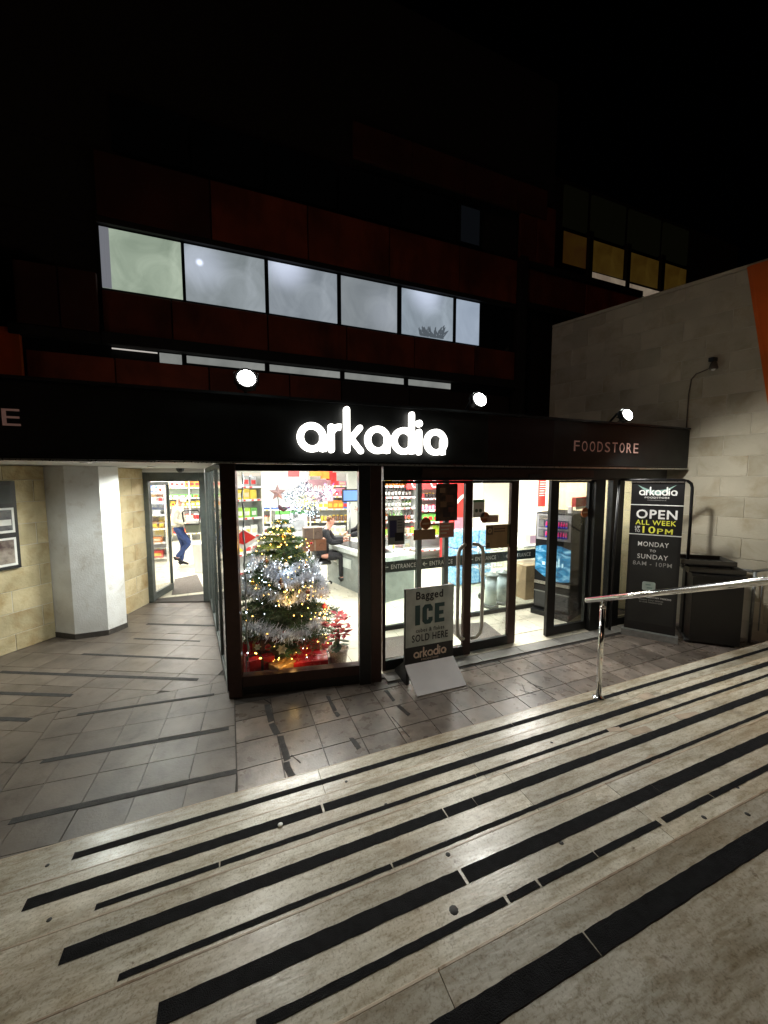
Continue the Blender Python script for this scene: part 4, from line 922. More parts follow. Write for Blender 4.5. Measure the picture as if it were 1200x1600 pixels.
for rr in range(2):
    z = 1.38-rr*.15
    vbox('window_recess', .05, VW-.05, z, z+.12, -.016, -.0125, flat('recess', (.10, .10, .16)))
    vbox('coin_panel', VW-.13, VW-.06, z+.01, z+.11, -.022, -.0165, M['steelgrey'])
    for k in range(9):
        s_ = .075+k*.037
        if s_ > VW-.15: break
        p = vp(s_, -.028); cm = M.get('can') or M.setdefault('can', mat('pink_blue_can', (.75, .04, .22), .4, emis=(.9, .06, .3), estr=.12)); cm2 = M.get('can2') or M.setdefault('can2', mat('blue_can_base', (.02, .04, .5), .4, emis=(.05, .08, .8), estr=.12))
        c = B().lathe([(.009, .012), (.012, .02), (.012, .07), (.007, .085), (.007, .095)], (p[0], p[1], z), 8).build('bottle', cm, vm)
        B().lathe([(.0125, .0), (.0125, .028)], (p[0], p[1], z+.002), 8).build('bottle_label', cm2, vm)
m = bpy.data.materials.new('picture_panel'); n, l = nt(m); b_ = n['Principled BSDF']; b_.inputs['Base Color'].default_value = (.01, .04, .08, 1); b_.inputs['Roughness'].default_value = .25
tc = n.new('ShaderNodeTexCoord'); nz = n.new('ShaderNodeTexNoise'); nz.inputs['Scale'].default_value = 5; nz.inputs['Distortion'].default_value = 1.2
mp = n.new('ShaderNodeMapping'); mp.inputs['Scale'].default_value = (1, 1, 2.2); l.new(tc.outputs['Object'], mp.inputs[0]); l.new(mp.outputs[0], nz.inputs[0])
rp = n.new('ShaderNodeValToRGB'); e_ = rp.color_ramp.elements; e_[0].position = .34; e_[0].color = (.01, .10, .22, 1); e_[1].position = .68; e_[1].color = (.45, .85, 1, 1); x_ = e_.new(.5); x_.color = (.03, .28, .5, 1)
l.new(nz.outputs[0], rp.inputs[0]); l.new(rp.outputs[0], b_.inputs['Emission Color']); b_.inputs['Emission Strength'].default_value = 1.1; m.cycles.emission_sampling = 'NONE'
pp = []
for k in range(17):
    t = k/16; pp.append((.012+t*(VW-.024), 1.03+.09*math.sin(math.pi*(.15+.7*t))))
for k in range(17):
    t = 1-k/16; pp.append((.012+t*(VW-.024), .60+.12*t*t-.05*math.sin(math.pi*t)+.0))
_b = B(); _b.bm.faces.new([_b.bm.verts.new((*vp(s_, -.004), z_)) for s_, z_ in pp]); _b.build('picture_panel', m, vm)
_b = B()
for (s0, s1, z0, z1) in [(VW*.30, VW*.34, .80, .93), (VW*.36, VW*.44, .79, .88), (VW*.46, VW*.49, .79, .95), (VW*.51, VW*.60, .78, .86), (VW*.64, VW*.67, .80, .91), (VW*.70, VW*.78, .80, .85), (VW*.2, VW*.24, .80, .86)]:
    _b.prism([vp(s0, -.008), vp(s1, -.008), vp(s1, -.0065), vp(s0, -.0065)], z0, z1)
_b.build('skyline_print', emit('glow_white', (.6, .9, 1), 1.0), vm)
vbox('silver_trim', .01, VW-.01, .50, .545, -.014, -.001, M['brushed']); vbox('dispense_slot', .02, VW-.02, .40, .47, -.006, -.001, M['black'])
vbox('silver_trim', .01, VW-.01, .375, .392, -.014, -.001, M['steelgrey']); vbox('lower_panel', .02, VW-.02, .14, .37, -.006, -.001, flat('vend_grey', (.06, .065, .07)))

# ================================================================== GOODS
GC = {}
def gm(name, col, **k):
    if name not in GC: GC[name] = mat('goods_'+name, col, .45, scale=9, var=.2, **k)
    return GC[name]
PAL = [('red', (.6, .03, .03)), ('orange', (.75, .22, .03)), ('yellow', (.75, .55, .06)), ('green', (.12, .4, .08)), ('white', (.75, .75, .72)), ('blue', (.05, .14, .5)), ('pink', (.7, .25, .35)), ('brown', (.22, .1, .05)), ('cream', (.7, .62, .42)), ('grey', (.35, .36, .38))]
for a_, c_2 in PAL: gm(a_, c_2)
gm('amber', (.35, .10, .01)); gm('darkglass', (.02, .012, .01)); gm('wine', (.05, .008, .012)); gm('clearblue', (.35, .55, .7)); gm('lime', (.35, .6, .06))
PROTO = {}
def proto(kind, colr, col2='white'):
    key = (kind, colr, col2)
    if key in PROTO: return PROTO[key]
    b = B(); b2 = None
    if kind == 'bottle': b.lathe([(.036, 0), (.038, .01), (.038, .17), (.030, .20), (.013, .225), (.013, .285), (.015, .29), (.015, .30)], seg=8); b2 = B().lathe([(.0386, .05), (.0386, .14)], seg=8)
    elif kind == 'jar': b.lathe([(.04, 0), (.042, .01), (.042, .11), (.036, .12)], seg=8); b2 = B().lathe([(.038, .121), (.038, .14)], seg=8)
    elif kind == 'box': b.box((-.065, -.05, 0), (.065, .05, .19)); b2 = B().box((-.045, -.0515, .04), (.045, -.0505, .12))
    elif kind == 'lowbox': b.box((-.09, -.08, 0), (.09, .08, .11)); b2 = B().box((-.06, -.0815, .03), (.06, -.0805, .08))
    elif kind == 'bag': b.prism([(-.06, 0), (.06, 0), (.068, .03), (.06, .15), (.07, .19), (-.07, .19), (-.06, .15), (-.068, .03)], -.03, .03, axis='y'); b2 = B().box((-.04, -.0315, .05), (.04, -.0305, .12))
    m1 = b.bm; me = bpy.data.meshes.new(kind); bmesh.ops.recalc_face_normals(m1, faces=m1.faces); m1.to_mesh(me); n1 = len(me.polygons); m1.free()
    # two materials in one small mesh: body and its printed label
    bm = bmesh.new(); bm.from_mesh(me); k0 = len(bm.faces); me2 = bpy.data.meshes.new('x'); b2.bm.to_mesh(me2); b2.bm.free(); bm.from_mesh(me2)
    for i, f in enumerate(bm.faces): f.material_index = 1 if i >= n1 else 0
    bm.to_mesh(me); bm.free(); me.materials.append(GC[colr]); me.materials.append(GC[col2]); PROTO[key] = me; return me
NCOUNT = {}
def good(kind, name, colr, col2, loc, rzv, label, group, scale=1):
    o = bpy.data.objects.new(name, proto(kind, colr, col2)); COL.objects.link(o); o.location = loc; o.rotation_euler = (0, 0, rzv+random.uniform(-.15, .15)); o.scale = (scale, scale, scale*random.uniform(.93, 1.07))
    return tag(o, label, name.replace('_', ' '), group)
def shelf(label, p, q, z0, H, depth, levels, m=None, back=True):
    """shelf unit whose front edge runs p->q (front on the right hand side), goods stand on the levels"""
    r_ = empty('shelf_unit', label, 'shelf', (p[0], p[1], z0)); m = m or M['white']
    if back: B().wallbox(p, q, z0, z0+H, .02, depth).build('back_panel', m, r_)
    d = (Vector(q)-Vector(p)); L = d.length; d.normalize()
    for k in range(int(L/1.2+.5)+1):
        s = min(L-.02, k*L/max(1, int(L/1.2+.5))); a = Vector(p)+d*s; B().wallbox(tuple(a), tuple(a+d*.03), z0, z0+H, depth-.002, .0).build('upright', m, r_)
    for z in levels: B().wallbox(tuple(Vector(p)+d*.032), tuple(Vector(q)-d*.032), z0+z-.03, z0+z, depth-.02, .012).build('shelf', m, r_); B().wallbox(tuple(Vector(p)+d*.032), tuple(Vector(q)-d*.032), z0+z-.036, z0+z+.004, .008, .002).build('price_strip', m, r_)
    if not isinstance(m, type(None)):
        tk = B()
        for z in levels:
            s_ = .08
            while s_ < L-.1:
                a = Vector(p)+d*s_; c = Vector(p)+d*(s_+random.uniform(.04, .07)); tk.wallbox(tuple(a), tuple(c), z0+z-.033, z0+z-.002, .0015, -.0005); s_ += random.uniform(.1, .22)
        tk.build('price_tickets', random.choice([GC['yellow'], GC['red'], GC['cream']]), r_, kind='stuff')
    return r_, Vector(p), d, L
ORD = 'first second third fourth fifth sixth seventh eighth ninth tenth eleventh twelfth thirteenth fourteenth fifteenth sixteenth seventeenth eighteenth nineteenth twentieth'.split()
ORD += ['twenty-'+o for o in ORD[:9]]+['thirtieth']+['thirty-'+o for o in ORD[:9]]
CN = {'darkglass': 'dark glass', 'wine': 'dark red', 'lime': 'lime green'}
import re as _re
def fill(sh_, z, kind, name, cols, label, group, step, s0=.06, s1=None, back=.12, col2=None, scale=1):
    r_, p, d, L = sh_; s = s0; n = Vector((-d.y, d.x)); ang = math.atan2(d.y, d.x); zz = r_.location.z+z+.0005
    s1 = s1 or L-.06; i = 0
    while s < s1:
        run = random.randint(2, 4); c = random.choice(cols); c2 = col2 or random.choice(['white', 'cream', 'red', 'yellow'])
        for _ in range(run):
            if s >= s1: break
            a = p+d*s+n*(back+random.uniform(-.01, .01)); w_ = _re.search(r' (on|in|behind|left of) (the|a) .*', label).group(0)
            good(kind, name, c, c2, (a.x, a.y, zz), ang, ORD[min(i, 38)]+' from left, '+CN.get(c, c)+' '+name.replace('_', ' ')+w_, group, scale); s += step; i += 1
# --- seen through the passage door
S1 = shelf('white stocked shelf at the back of the shop, seen through the passage door', (-2.7, 14.4), (.2, 14.4), FL, 2.25, .45, (.25, .7, 1.15, 1.45, 1.8))
fill(S1, 1.8, 'bag', 'snack_bag', ['yellow', 'white', 'orange', 'cream'], 'snack bag on the top shelf of the far wall unit', 'snack bags on the far wall unit', .15, scale=1.25)
fill(S1, 1.45, 'lowbox', 'carton', ['red', 'green', 'brown', 'orange'], 'small carton on the upper middle shelf of the far wall unit', 'cartons on the far wall unit', .2)
fill(S1, 1.15, 'bag', 'loaf_bag', ['orange', 'yellow', 'brown'], 'orange or brown bag on the middle shelf of the far wall unit', 'orange bags on the far wall unit', .15)
fill(S1, .7, 'jar', 'jar', ['red', 'pink', 'cream', 'white'], 'jar on the lower middle shelf of the far wall unit', 'jars on the far wall unit', .12, scale=1.4)
fill(S1, .25, 'box', 'packet', ['white', 'cream', 'red'], 'packet on the bottom shelf of the far wall unit', 'packets on the far wall unit', .16)
S2 = shelf('stocked shelf seen through the open glass door leaf of the passage', (-2.55, 10.9), (-1.48, 10.9), FL, 2.02, .4, (.12, .5, .85, 1.2, 1.5, 1.75))
fill(S2, 1.75, 'bottle', 'bottle', ['grey', 'blue', 'white'], 'small pale bottle on the top shelf behind the open door leaf', 'pale bottles behind the door leaf', .09, scale=.8)
fill(S2, 1.5, 'box', 'packet', ['white', 'grey', 'cream'], 'pale packet on the second shelf behind the open door leaf', 'pale packets behind the door leaf', .15)
fill(S2, 1.2, 'lowbox', 'carton', ['grey', 'brown', 'white'], 'grey or brown carton on the third shelf behind the open door leaf', 'cartons behind the door leaf', .2)
fill(S2, .85, 'box', 'packet', ['red', 'orange', 'brown', 'yellow'], 'warm coloured packet on the fourth shelf behind the open door leaf', 'warm packets behind the door leaf', .15)
fill(S2, .5, 'lowbox', 'carton', ['red', 'orange', 'yellow'], 'bright carton on the fifth shelf behind the open door leaf', 'bright cartons behind the door leaf', .2, scale=1.2)
fill(S2, .12, 'lowbox', 'crate', ['red'], 'red carton on the lowest shelf behind the open door leaf', 'red cartons behind the door leaf', .26, scale=1.5)
wb = empty('white_bin', 'tall white tapering bin inside the passage door', 'bin', (-.60, 9.45, FL))
B().lathe([(.15, 0), (.16, .02), (.20, .62), (.22, .64), (.22, .67), (.19, .67), (.19, .64)], (0, 0, 0), 18).build('body', M['white'], wb, local=True)
B().box((-.03, -.23, .2), (.03, -.185, .24)).build('handle', M['white'], wb, local=True)
tb = empty('side_table', 'small pale shop table behind the white bin', 'table', (-.45, 11.2, FL))
B().box((-.3, -.2, .80), (.4, .2, .84)).build('top', gm('cream', None), tb, local=True)
for sx_ in (-.26, .36):
    for sy_ in (-.17, .17): B().box((sx_-.02, sy_-.02, 0), (sx_+.02, sy_+.02, .799)).build('leg', GC['cream'], tb, local=True)

# --- behind the tree
S3 = shelf('long stocked shelf behind the decorated tree', (.0, 11.2), (3.1, 10.4), FL, 2.25, .45, (.2, .55, .9, 1.25, 1.6, 1.9))
for z, kind, nm, cols, st, lab in [(1.9, 'lowbox', 'carton', ['white', 'pink', 'orange', 'red'], .2, 'carton on the top shelf behind the tree'), (1.6, 'bag', 'snack_bag', ['orange', 'pink', 'white', 'green'], .15, 'bag on the second shelf behind the tree'),
    (1.25, 'box', 'packet', ['white', 'blue', 'orange', 'cream'], .14, 'packet on the third shelf behind the tree'), (.9, 'jar', 'jar', ['brown', 'cream', 'yellow', 'red'], .11, 'jar on the fourth shelf behind the tree'), (.55, 'box', 'packet', ['green', 'yellow', 'white'], .15, 'packet on the fifth shelf behind the tree')]:
    fill(S3, z, kind, nm, cols, lab, lab.replace('carton on', 'cartons on').replace('bag on', 'bags on').replace('packet on', 'packets on').replace('jar on', 'jars on'), st, scale=1.15)
S4 = shelf('white shelf with green and white goods at the left edge of the display window', (-.1, 7.6), (.62, 7.9), FL, 2.15, .4, (.3, .65, 1.0, 1.35, 1.7, 1.95))
for z, cols, lab in [(1.95, ['white', 'grey'], 'pale box on the top shelf left of the tree'), (1.7, ['white', 'yellow', 'cream'], 'box on the second shelf left of the tree'), (1.35, ['lime', 'green', 'white'], 'green or white box on the third shelf left of the tree'), (1.0, ['red', 'white', 'yellow'], 'box on the fourth shelf left of the tree'), (.65, ['white', 'orange'], 'box on the fifth shelf left of the tree')]:
    fill(S4, z, 'box', 'box', cols, lab, lab.replace('box', 'boxes'), .14)
sb = empty('white_sign_board', 'large white hanging panel above the shelves left of the tree star', 'panel', (.75, 6.9, 1.7))
box('board', (.52, 6.9, 1.62), (1.32, 6.93, 2.35), M['shopwhite'], sb)
_b = B(); ring(_b, 1.15, 1.74, .065, .055, 6.893, 6.897, n=24); ring(_b, 1.13, 1.76, .04, .034, 6.893, 6.897, n=20); ring(_b, 1.15, 1.83, .06, .053, 6.893, 6.897, R(30), R(160), 10); _b.build('line_drawing', flat('ink_grey', (.1, .11, .12)), sb)
fd = empty('glass_fridge', 'white upright cabinet with green top edge behind the tree', 'cabinet', (.95, 6.5, FL))
box('cabinet', (.70, 6.5, FL), (1.22, 6.95, 1.58), M['white'], fd)
box('top_band', (.70, 6.49, 1.53), (1.22, 6.499, 1.585), gm('green', None), fd)
for k in range(4): box('printed_panel', (.74, 6.488, .50+k*.25), (1.18, 6.498, .68+k*.25), [gm('grey', None), gm('yellow', None), gm('white', None), gm('grey', None)][k], fd)
ps = empty('pink_sign', 'pale pink sign with white script lettering behind the tree star', 'sign', (1.45, 6.6, 1.9))
box('board', (1.22, 6.6, 1.72), (1.70, 6.62, 2.10), flat('pink_board', (.6, .36, .42)), ps)
text('Bench', M['ink_white'], ps, 'lettering', (1.46, 6.594, 1.98), (1, 0, 0), w=.36, h=.11, proud=0, off=.02)
# hanging gift bags near the ceiling
for k, (px, py, c, wd, lab) in enumerate([(459, 745, 'red', .17, 'red gift bag hanging above the white star, leftmost of the hanging bags'), (494, 744, 'orange', .2, 'bright orange bag hanging above the white star'), (509, 748, 'orange', .14, 'second orange bag hanging right of the bright orange one'), (517, 750, 'red', .10, 'narrow red bag hanging between the orange bag and a longer red one'), (524, 757, 'red', .09, 'long narrow red bag hanging rightmost of all')]):
    x, z = gy(px, py, 6.2); hb = empty('gift_bag', lab, 'gift bag', (x, 6.2+.03*k, z), group='gift bags hanging by the till')
    hh = .12 if k < 3 else .2
    B().prism([(-wd/2, 0), (wd/2, 0), (wd*.48, hh), (-wd*.48, hh)], -.03, .03, axis='y').build('bag', GC[c], hb, local=True)
    B().tube([(-wd*.25, 0, hh), (-wd*.2, 0, hh+.1), (wd*.2, 0, hh+.1), (wd*.25, 0, hh)], .004, 5).build('cord', GC['cream'], hb, local=True)
# till area
ct = empty('checkout_counter', 'grey green checkout counter with pale top behind the display window', 'counter', (2.2, 6.8, FL))
q0, q1 = Vector((1.84, 7.70)), Vector((2.33, 5.86)); cd = (q1-q0).normalized(); cn = Vector((-cd.y, cd.x))
CL = (q1-q0).length
def cpt(s, o): p = q0+cd*s+cn*o; return (p.x, p.y)
B().prism([cpt(0, 0), cpt(CL, 0), cpt(CL, .72), cpt(0, .72)], FL, .72).build('body', M['counter'], ct)
B().prism([cpt(-.12, -.06), cpt(CL+.04, -.06), cpt(CL+.04, .76), cpt(-.12, .76)], .722, .80).build('top', M['counter_top'], ct)
B().prism([cpt(.15, .1), cpt(CL-.3, .1), cpt(CL-.3, .5), cpt(.15, .5)], .801, .812).build('belt', M['black'], ct)
B().prism([cpt(.45, -.012), cpt(.95, -.012), cpt(.95, -.001), cpt(.45, -.001)], .42, .60).build('side_panel', M['counter_top'], ct)
B().prism([cpt(.30, -.016), cpt(.42, -.016), cpt(.42, -.001), cpt(.30, -.001)], .46, .62).build('number_plate', M['white'], ct)
text('8', flat('red_ink', (.5, .03, .03)), ct, 'number', (*cpt(.36, -.019), .54), (cd.x, cd.y, 0), w=.05, h=.1, proud=0, off=.02)
sc_ = empty('counter_screen', 'clear plastic screen standing on the checkout counter', 'screen', (2.3, 6.8, .8))
B().prism([cpt(.7, .62), cpt(CL, .62), cpt(CL, .63), cpt(.7, .63)], .812, 1.75).build('pane', M['glass'], sc_)
B().prism([cpt(.69, .61), cpt(.715, .61), cpt(.715, .64), cpt(.69, .64)], .801, 1.77).build('edge_post', M['brushed'], sc_)
mo = empty('till_monitor', 'blue lit till monitor on a dark stand above the counter', 'monitor', (2.55, 7.0, 1.5))
x, z = gy(547, 775, 7.0)
box('casing', (x-.15, 7.0, z-.11), (x+.16, 7.04, z+.13), M['black'], mo); box('screen', (x-.13, 6.994, z-.085), (x+.14, 6.999, z+.105), emit('till_blue', (.15, .3, .75), 1.0), mo)
B().tube([(x, 7.03, z-.12), (x, 7.05, .8)], .02, 8).build('stand', M['steelgrey'], mo)
S5 = shelf('drinks shelf with dark bottles behind the left entrance door', (3.0, 8.55), (4.35, 8.55), FL, 2.3, .4, (.35, .72, 1.05, 1.38, 1.65, 1.92))
fill(S5, 1.92, 'bottle', 'bottle', ['amber'], 'amber bottle on the top shelf behind the left entrance door', 'amber bottles on the drinks shelf', .085)
fill(S5, 1.65, 'bottle', 'bottle', ['darkglass', 'wine'], 'dark bottle with pale label on the second drinks shelf', 'dark bottles on the second drinks shelf', .095, col2='white', scale=.85)
fill(S5, 1.38, 'bottle', 'bottle', ['darkglass', 'wine'], 'dark bottle with pale label on the third drinks shelf', 'dark bottles on the third drinks shelf', .095, col2='white', scale=.85)
fill(S5, 1.05, 'bottle', 'bottle', ['amber', 'green', 'darkglass'], 'bottle on the fourth drinks shelf', 'bottles on the fourth drinks shelf', .1, scale=.9)
fill(S5, .72, 'jar', 'jar', ['cream', 'lime', 'white'], 'jar on the fifth drinks shelf', 'jars on the fifth drinks shelf', .12, scale=1.3)
S6 = shelf('open chiller with cans and juice behind the round sticker of the left door', (4.38, 8.5), (5.25, 8.5), FL, 1.95, .5, (.3, .65, 1.0, 1.3, 1.6))
fill(S6, 1.6, 'jar', 'can', ['darkglass', 'red'], 'dark or red can on the top chiller shelf', 'cans on the top chiller shelf', .1, scale=.95)
fill(S6, 1.3, 'jar', 'can', ['red', 'pink'], 'red can on the second chiller shelf', 'cans on the second chiller shelf', .1, scale=.95)
fill(S6, 1.0, 'box', 'juice_carton', ['green', 'orange', 'lime'], 'green or orange juice carton in the chiller', 'juice cartons in the chiller', .15, scale=1.1)
fill(S6, .65, 'bag', 'salad_bag', ['lime', 'cream'], 'pale green bag in the chiller', 'pale green bags in the chiller', .15, scale=1.2)
rs = empty('red_drinks_sign', 'red header sign with white ring above the chiller', 'sign', (4.6, 8.45, 2.0))
box('panel', (4.0, 8.42, 1.86), (5.3, 8.46, 2.3), gm('red', None), rs)
for rx in (4.22, 4.75):
    _b = B(); ring(_b, rx, 1.99, .10, .075, 8.408, 8.414, n=20); _b.build('ring', M['ink_white'], rs)
rf = empty('red_fridge', 'tall red drinks cooler with white curved stripe behind the dark food poster', 'cooler', (5.1, 7.7, FL))
box('cabinet', (4.86, 7.7, FL), (5.40, 8.3, 2.28), gm('red', None), rf)
_b = B(); ring(_b, 5.5, 1.1, .75, .68, 7.688, 7.694, R(95), R(160), 14); _b.build('stripe', M['ink_white'], rf)
box('door_glass', (4.9, 7.69, .3), (5.36, 7.697, 1.2), gm('pink', None), rf)
# white partition at the right of the shop
wp_ = empty('white_partition', 'tall mint white partition panel behind the middle entrance door', 'partition', (6.3, 7.4, FL))
box('panel', (5.45, 7.4, FL), (6.22, 7.45, 2.4), M['shopwhite'], wp_)
box('panel', (6.23, 7.38, .8), (6.45, 7.43, 2.4), M['white'], wp_)
# red wall poster and the red lettered header over the vending machine
x0, z1 = gy(845, 750, 5.46); x1, z0 = gy(868, 791, 5.46)
rp_ = empty('red_wall_poster', 'red poster with white lines on the wall above the vending machine', 'poster', (x0, 5.46, z0))
box('sheet', (x0, 5.50, z0), (x1+.06, 5.515, z1+.02), flat('poster_red', (.62, .05, .04)), rp_)
for k in range(7): box('text_line', (x0+.02, 5.497, z1-.04-k*.042), (x0+.02+(.19, .19, .17, .19, .12, .19, .12)[k], 5.4995, z1-.026-k*.042), M['ink_white'], rp_)
hs = empty('red_lit_header', 'red horizontal sign box above the vending machine', 'sign', (5.0, 4.6, 1.66))
B().prism([(4.72, 4.16), (5.35, 4.38), (5.33, 4.44), (4.70, 4.22)], 1.70, 1.84).build('box', flat('poster_red', (.62, .05, .04)), hs)
B().prism([(5.17, 4.312), (5.26, 4.343), (5.259, 4.346), (5.169, 4.315)], 1.735, 1.80).build('white_mark', M['ink_white'], hs)
B().prism([(4.72, 4.158), (5.35, 4.378), (5.35, 4.383), (4.72, 4.163)], 1.66, 1.70).build('lower_edge', M['white'], hs)
B().prism([(4.75, 4.26), (4.80, 4.28), (4.78, 4.33), (4.73, 4.31)], 1.60, 1.70).build('support', M['white'], hs)
disc('round_sticker', 'round brown sticker on the right entrance door near the red sign', 4.47, 1.66, gy2)
nx, nz_ = gy(802, 870, 4.9)
# goods standing in the entrance lobby
wt = []
for r_i in range(3):
    for c_i in range(3):
        o = box('water_pack', (4.02+c_i*.29, 6.25+.02*r_i, FL+.02+r_i*.36), (4.29+c_i*.29, 6.55, FL+.37+r_i*.36), None or (M.get('wrap') or M.setdefault('wrap', mat('blue_shrink_wrap', (.06, .28, .62), .25, scale=22, col2=(.35, .62, .85), bump=.6, bscale=40, spec=.8))), base=(4.02+c_i*.29, 6.25, FL+.02+r_i*.36), label='blue wrapped water pack in the %s column, %s row of the stack' % (('left', 'middle', 'right')[c_i], ('bottom', 'middle', 'top')[r_i]), cat='water pack', group='stacked blue water packs', bev=.02)
for (x, y, lab) in [(3.93, 5.05, 'clear tube dispenser with dark base by the glass partition, left one'), (4.22, 5.12, 'clear tube dispenser with dark base by the glass partition, right one')]:
    t_ = empty('tube_dispenser', lab, 'dispenser', (x, y, FL), group='clear tube dispensers')
    B().lathe([(.13, 0), (.13, .03), (.10, .045)], (0, 0, 0), 16).build('base', M['trim'], t_, local=True)
    B().lathe([(.095, .046), (.095, .52)], (0, 0, 0), 16).build('tube', mat('milky_tube_%d' % int(x*10), (.55, .62, .65), .2, scale=3), t_, local=True)
    B().lathe([(.12, .521), (.12, .545), (.03, .57), (.03, .585)], (0, 0, 0), 16).build('lid', M['steelgrey'], t_, local=True)
bk = empty('wire_trolley', 'wire basket trolley standing behind the glass partition', 'trolley', (4.3, 5.6, FL))
_b = B()
for k in range(8): _b.tube([(4.0+k*.07, 5.45, .55), (4.0+k*.07, 5.45, .86)], .005, 5); _b.tube([(4.0+k*.07, 5.45, .55), (4.0+k*.07, 5.95, .55)], .005, 5)
for z in (.55, .65, .75, .86): _b.tube([(4.0, 5.45, z), (4.49, 5.45, z), (4.52, 5.95, z), (3.97, 5.95, z), (4.0, 5.45, z)], .007, 5)
_b.build('basket', M['brushed'], bk)
B().tube([(3.95, 5.45, .95), (3.97, 5.43, .6), (4.05, 5.42, .22), (4.45, 5.45, .18), (4.5, 5.9, .18)], .012, 8).build('frame', M['brushed'], bk)
for (x, y) in ((4.03, 5.45), (4.47, 5.45), (4.47, 5.9), (4.03, 5.9)):
    _b = B(); ring(_b, x, FL+.055, .055, .02, y-.015, y+.015, n=14); _b.build('wheel', M['black'], bk)
for (a, b, c, lab) in [((4.95, 5.15, FL), (5.30, 5.45, .34), 'kraft', 'lower cardboard box beside the vending machine in the open gap'), ((4.92, 5.18, .345), (5.25, 5.45, .62), 'kraft', 'upper cardboard box beside the vending machine in the open gap')]:
    x0_, _ = gy(812, 900, 5.3)
    c0 = empty('cardboard_box', lab, 'box', (x0_+.2, 5.3, a[2]), group='cardboard boxes in the lobby')
    B().box((-.24, -.2, .0), (.24, .2, b[2]-a[2]), bev=.004).build('carton', flat('kraft_box', (.42, .29, .17)), c0, local=True)
    B().box((-.241, -.03, b[2]-a[2]-.05), (.241, .03, b[2]-a[2]+.001)).build('tape', flat('tape', (.5, .4, .25)), c0, local=True)
pkt = empty('pink_packet_box', 'white box with mauve print on the ledge in the open gap', 'box', (*gy(826, 858, 5.3)[:1], 5.35, .95))
B().box((-.13, -.1, .0), (.12, .1, .20), bev=.003).build('carton', M['white'], pkt, local=True); B().box((-.02, -.103, .03), (.11, -.101, .16)).build('print', flat('mauve', (.4, .28, .38)), pkt, local=True)
ldg = empty('lobby_ledge', 'thin pale ledge carrying the white box beside the vending machine', 'ledge', (4.9, 5.4, .9))
box('top', (4.72, 5.2, .915), (5.4, 5.5, .948), M['white'], ldg); box('leg', (4.74, 5.44, FL), (4.78, 5.48, .914), M['white'], ldg); box('leg', (5.33, 5.44, FL), (5.37, 5.48, .914), M['white'], ldg)

# ================================================================== CHRISTMAS DISPLAY
TX, TY = .55, 4.55
rnd = random.Random(11)
ct2 = empty('christmas_tree', 'full green christmas tree with silver tinsel in the display window', 'tree', (TX, TY, FL))
TH = 1.70
B().tube([(TX, TY, FL+.10), (TX, TY, 1.0), (TX, TY, TH)], [.035, .022, .006], 8).build('trunk', mat('tree_trunk', (.09, .05, .03), .9), ct2)
B().lathe([(.16, 0), (.15, .03), (.05, .06), (.04, .14)], (TX, TY, FL), 12).build('stand', M['black'], ct2)
NB = B(); BR = B(); tips = []; inner = []
def tri(bm, a, b, c): bm.faces.new((bm.verts.new(a), bm.verts.new(b), bm.verts.new(c)))
tiers = 15
for ti in range(tiers):
    f = ti/(tiers-1); z = .30+f*1.30; Rr = .60*(1-f)**.58+.05
    nb = max(7, int(20-10*f))
    for k in range(nb):
        a = 2*math.pi*(k+rnd.random()*.7)/nb+ti*.7; L = Rr*rnd.uniform(.68, 1.12); L = min(L, (TX-.03)/max(.01, -math.cos(a))) if math.cos(a) < -.1 else L; rise = rnd.uniform(-.02, .10)*L*2
        p0 = Vector((TX, TY, z+.02)); d = Vector((math.cos(a), math.sin(a), 0)); side = Vector((-d.y, d.x, 0))
        pts = [p0+d*L*t+Vector((0, 0, rise*t-.16*L*t*t)) for t in (0, .33, .66, 1)]
        BR.tube(pts, [.008, .006, .004, .002], 4, cap=False); tips.append((pts[-1], ti)); inner.append((pts[2], ti))
        # side twigs with needles
        for sgm in range(int(7+L*24)):
            t = .22+.78*sgm/(7+L*24); base = p0+d*L*t+Vector((0, 0, rise*t-.16*L*t*t))
            for sgn in (-1, 1):
                tl_ = (.05+.13*L*(1-t*.55))*rnd.uniform(.7, 1.2); td = (side*sgn*rnd.uniform(.7, 1)+d*rnd.uniform(.4, .8)+Vector((0, 0, rnd.uniform(-.3, .35)))).normalized()
                for q_ in range(9):
                    b0 = base+td*tl_*(q_/9)
                    for s2 in range(2):
                        v = (td*.6+Vector((rnd.uniform(-1, 1), rnd.uniform(-1, 1), rnd.uniform(-1, 1)))).normalized()
                        wdt = v.cross(Vector((rnd.uniform(-1, 1), rnd.uniform(-1, 1), .3))).normalized()*.0030
                        tri(NB.bm, b0-wdt, b0+wdt, b0+v*rnd.uniform(.022, .042))
m_need = mat('tree_needles', (.06, .13, .035), .55, scale=7, col2=(.018, .05, .016))
NB.build('needles', m_need, ct2, kind='stuff'); BR.build('branches', mat('twig', (.08, .05, .03), .9), ct2, kind='stuff')
def surf(z, rad=1.0, ang=None):
    f = (z-.30)/1.30; Rr = (.60*(1-max(0, min(1, f)))**.58+.05)*rad; a = ang if ang is not None else rnd.uniform(math.pi*.85, math.pi*2.15)
    return Vector((max(.04, TX+Rr*math.cos(a)), TY+Rr*math.sin(a), z-.08*Rr))
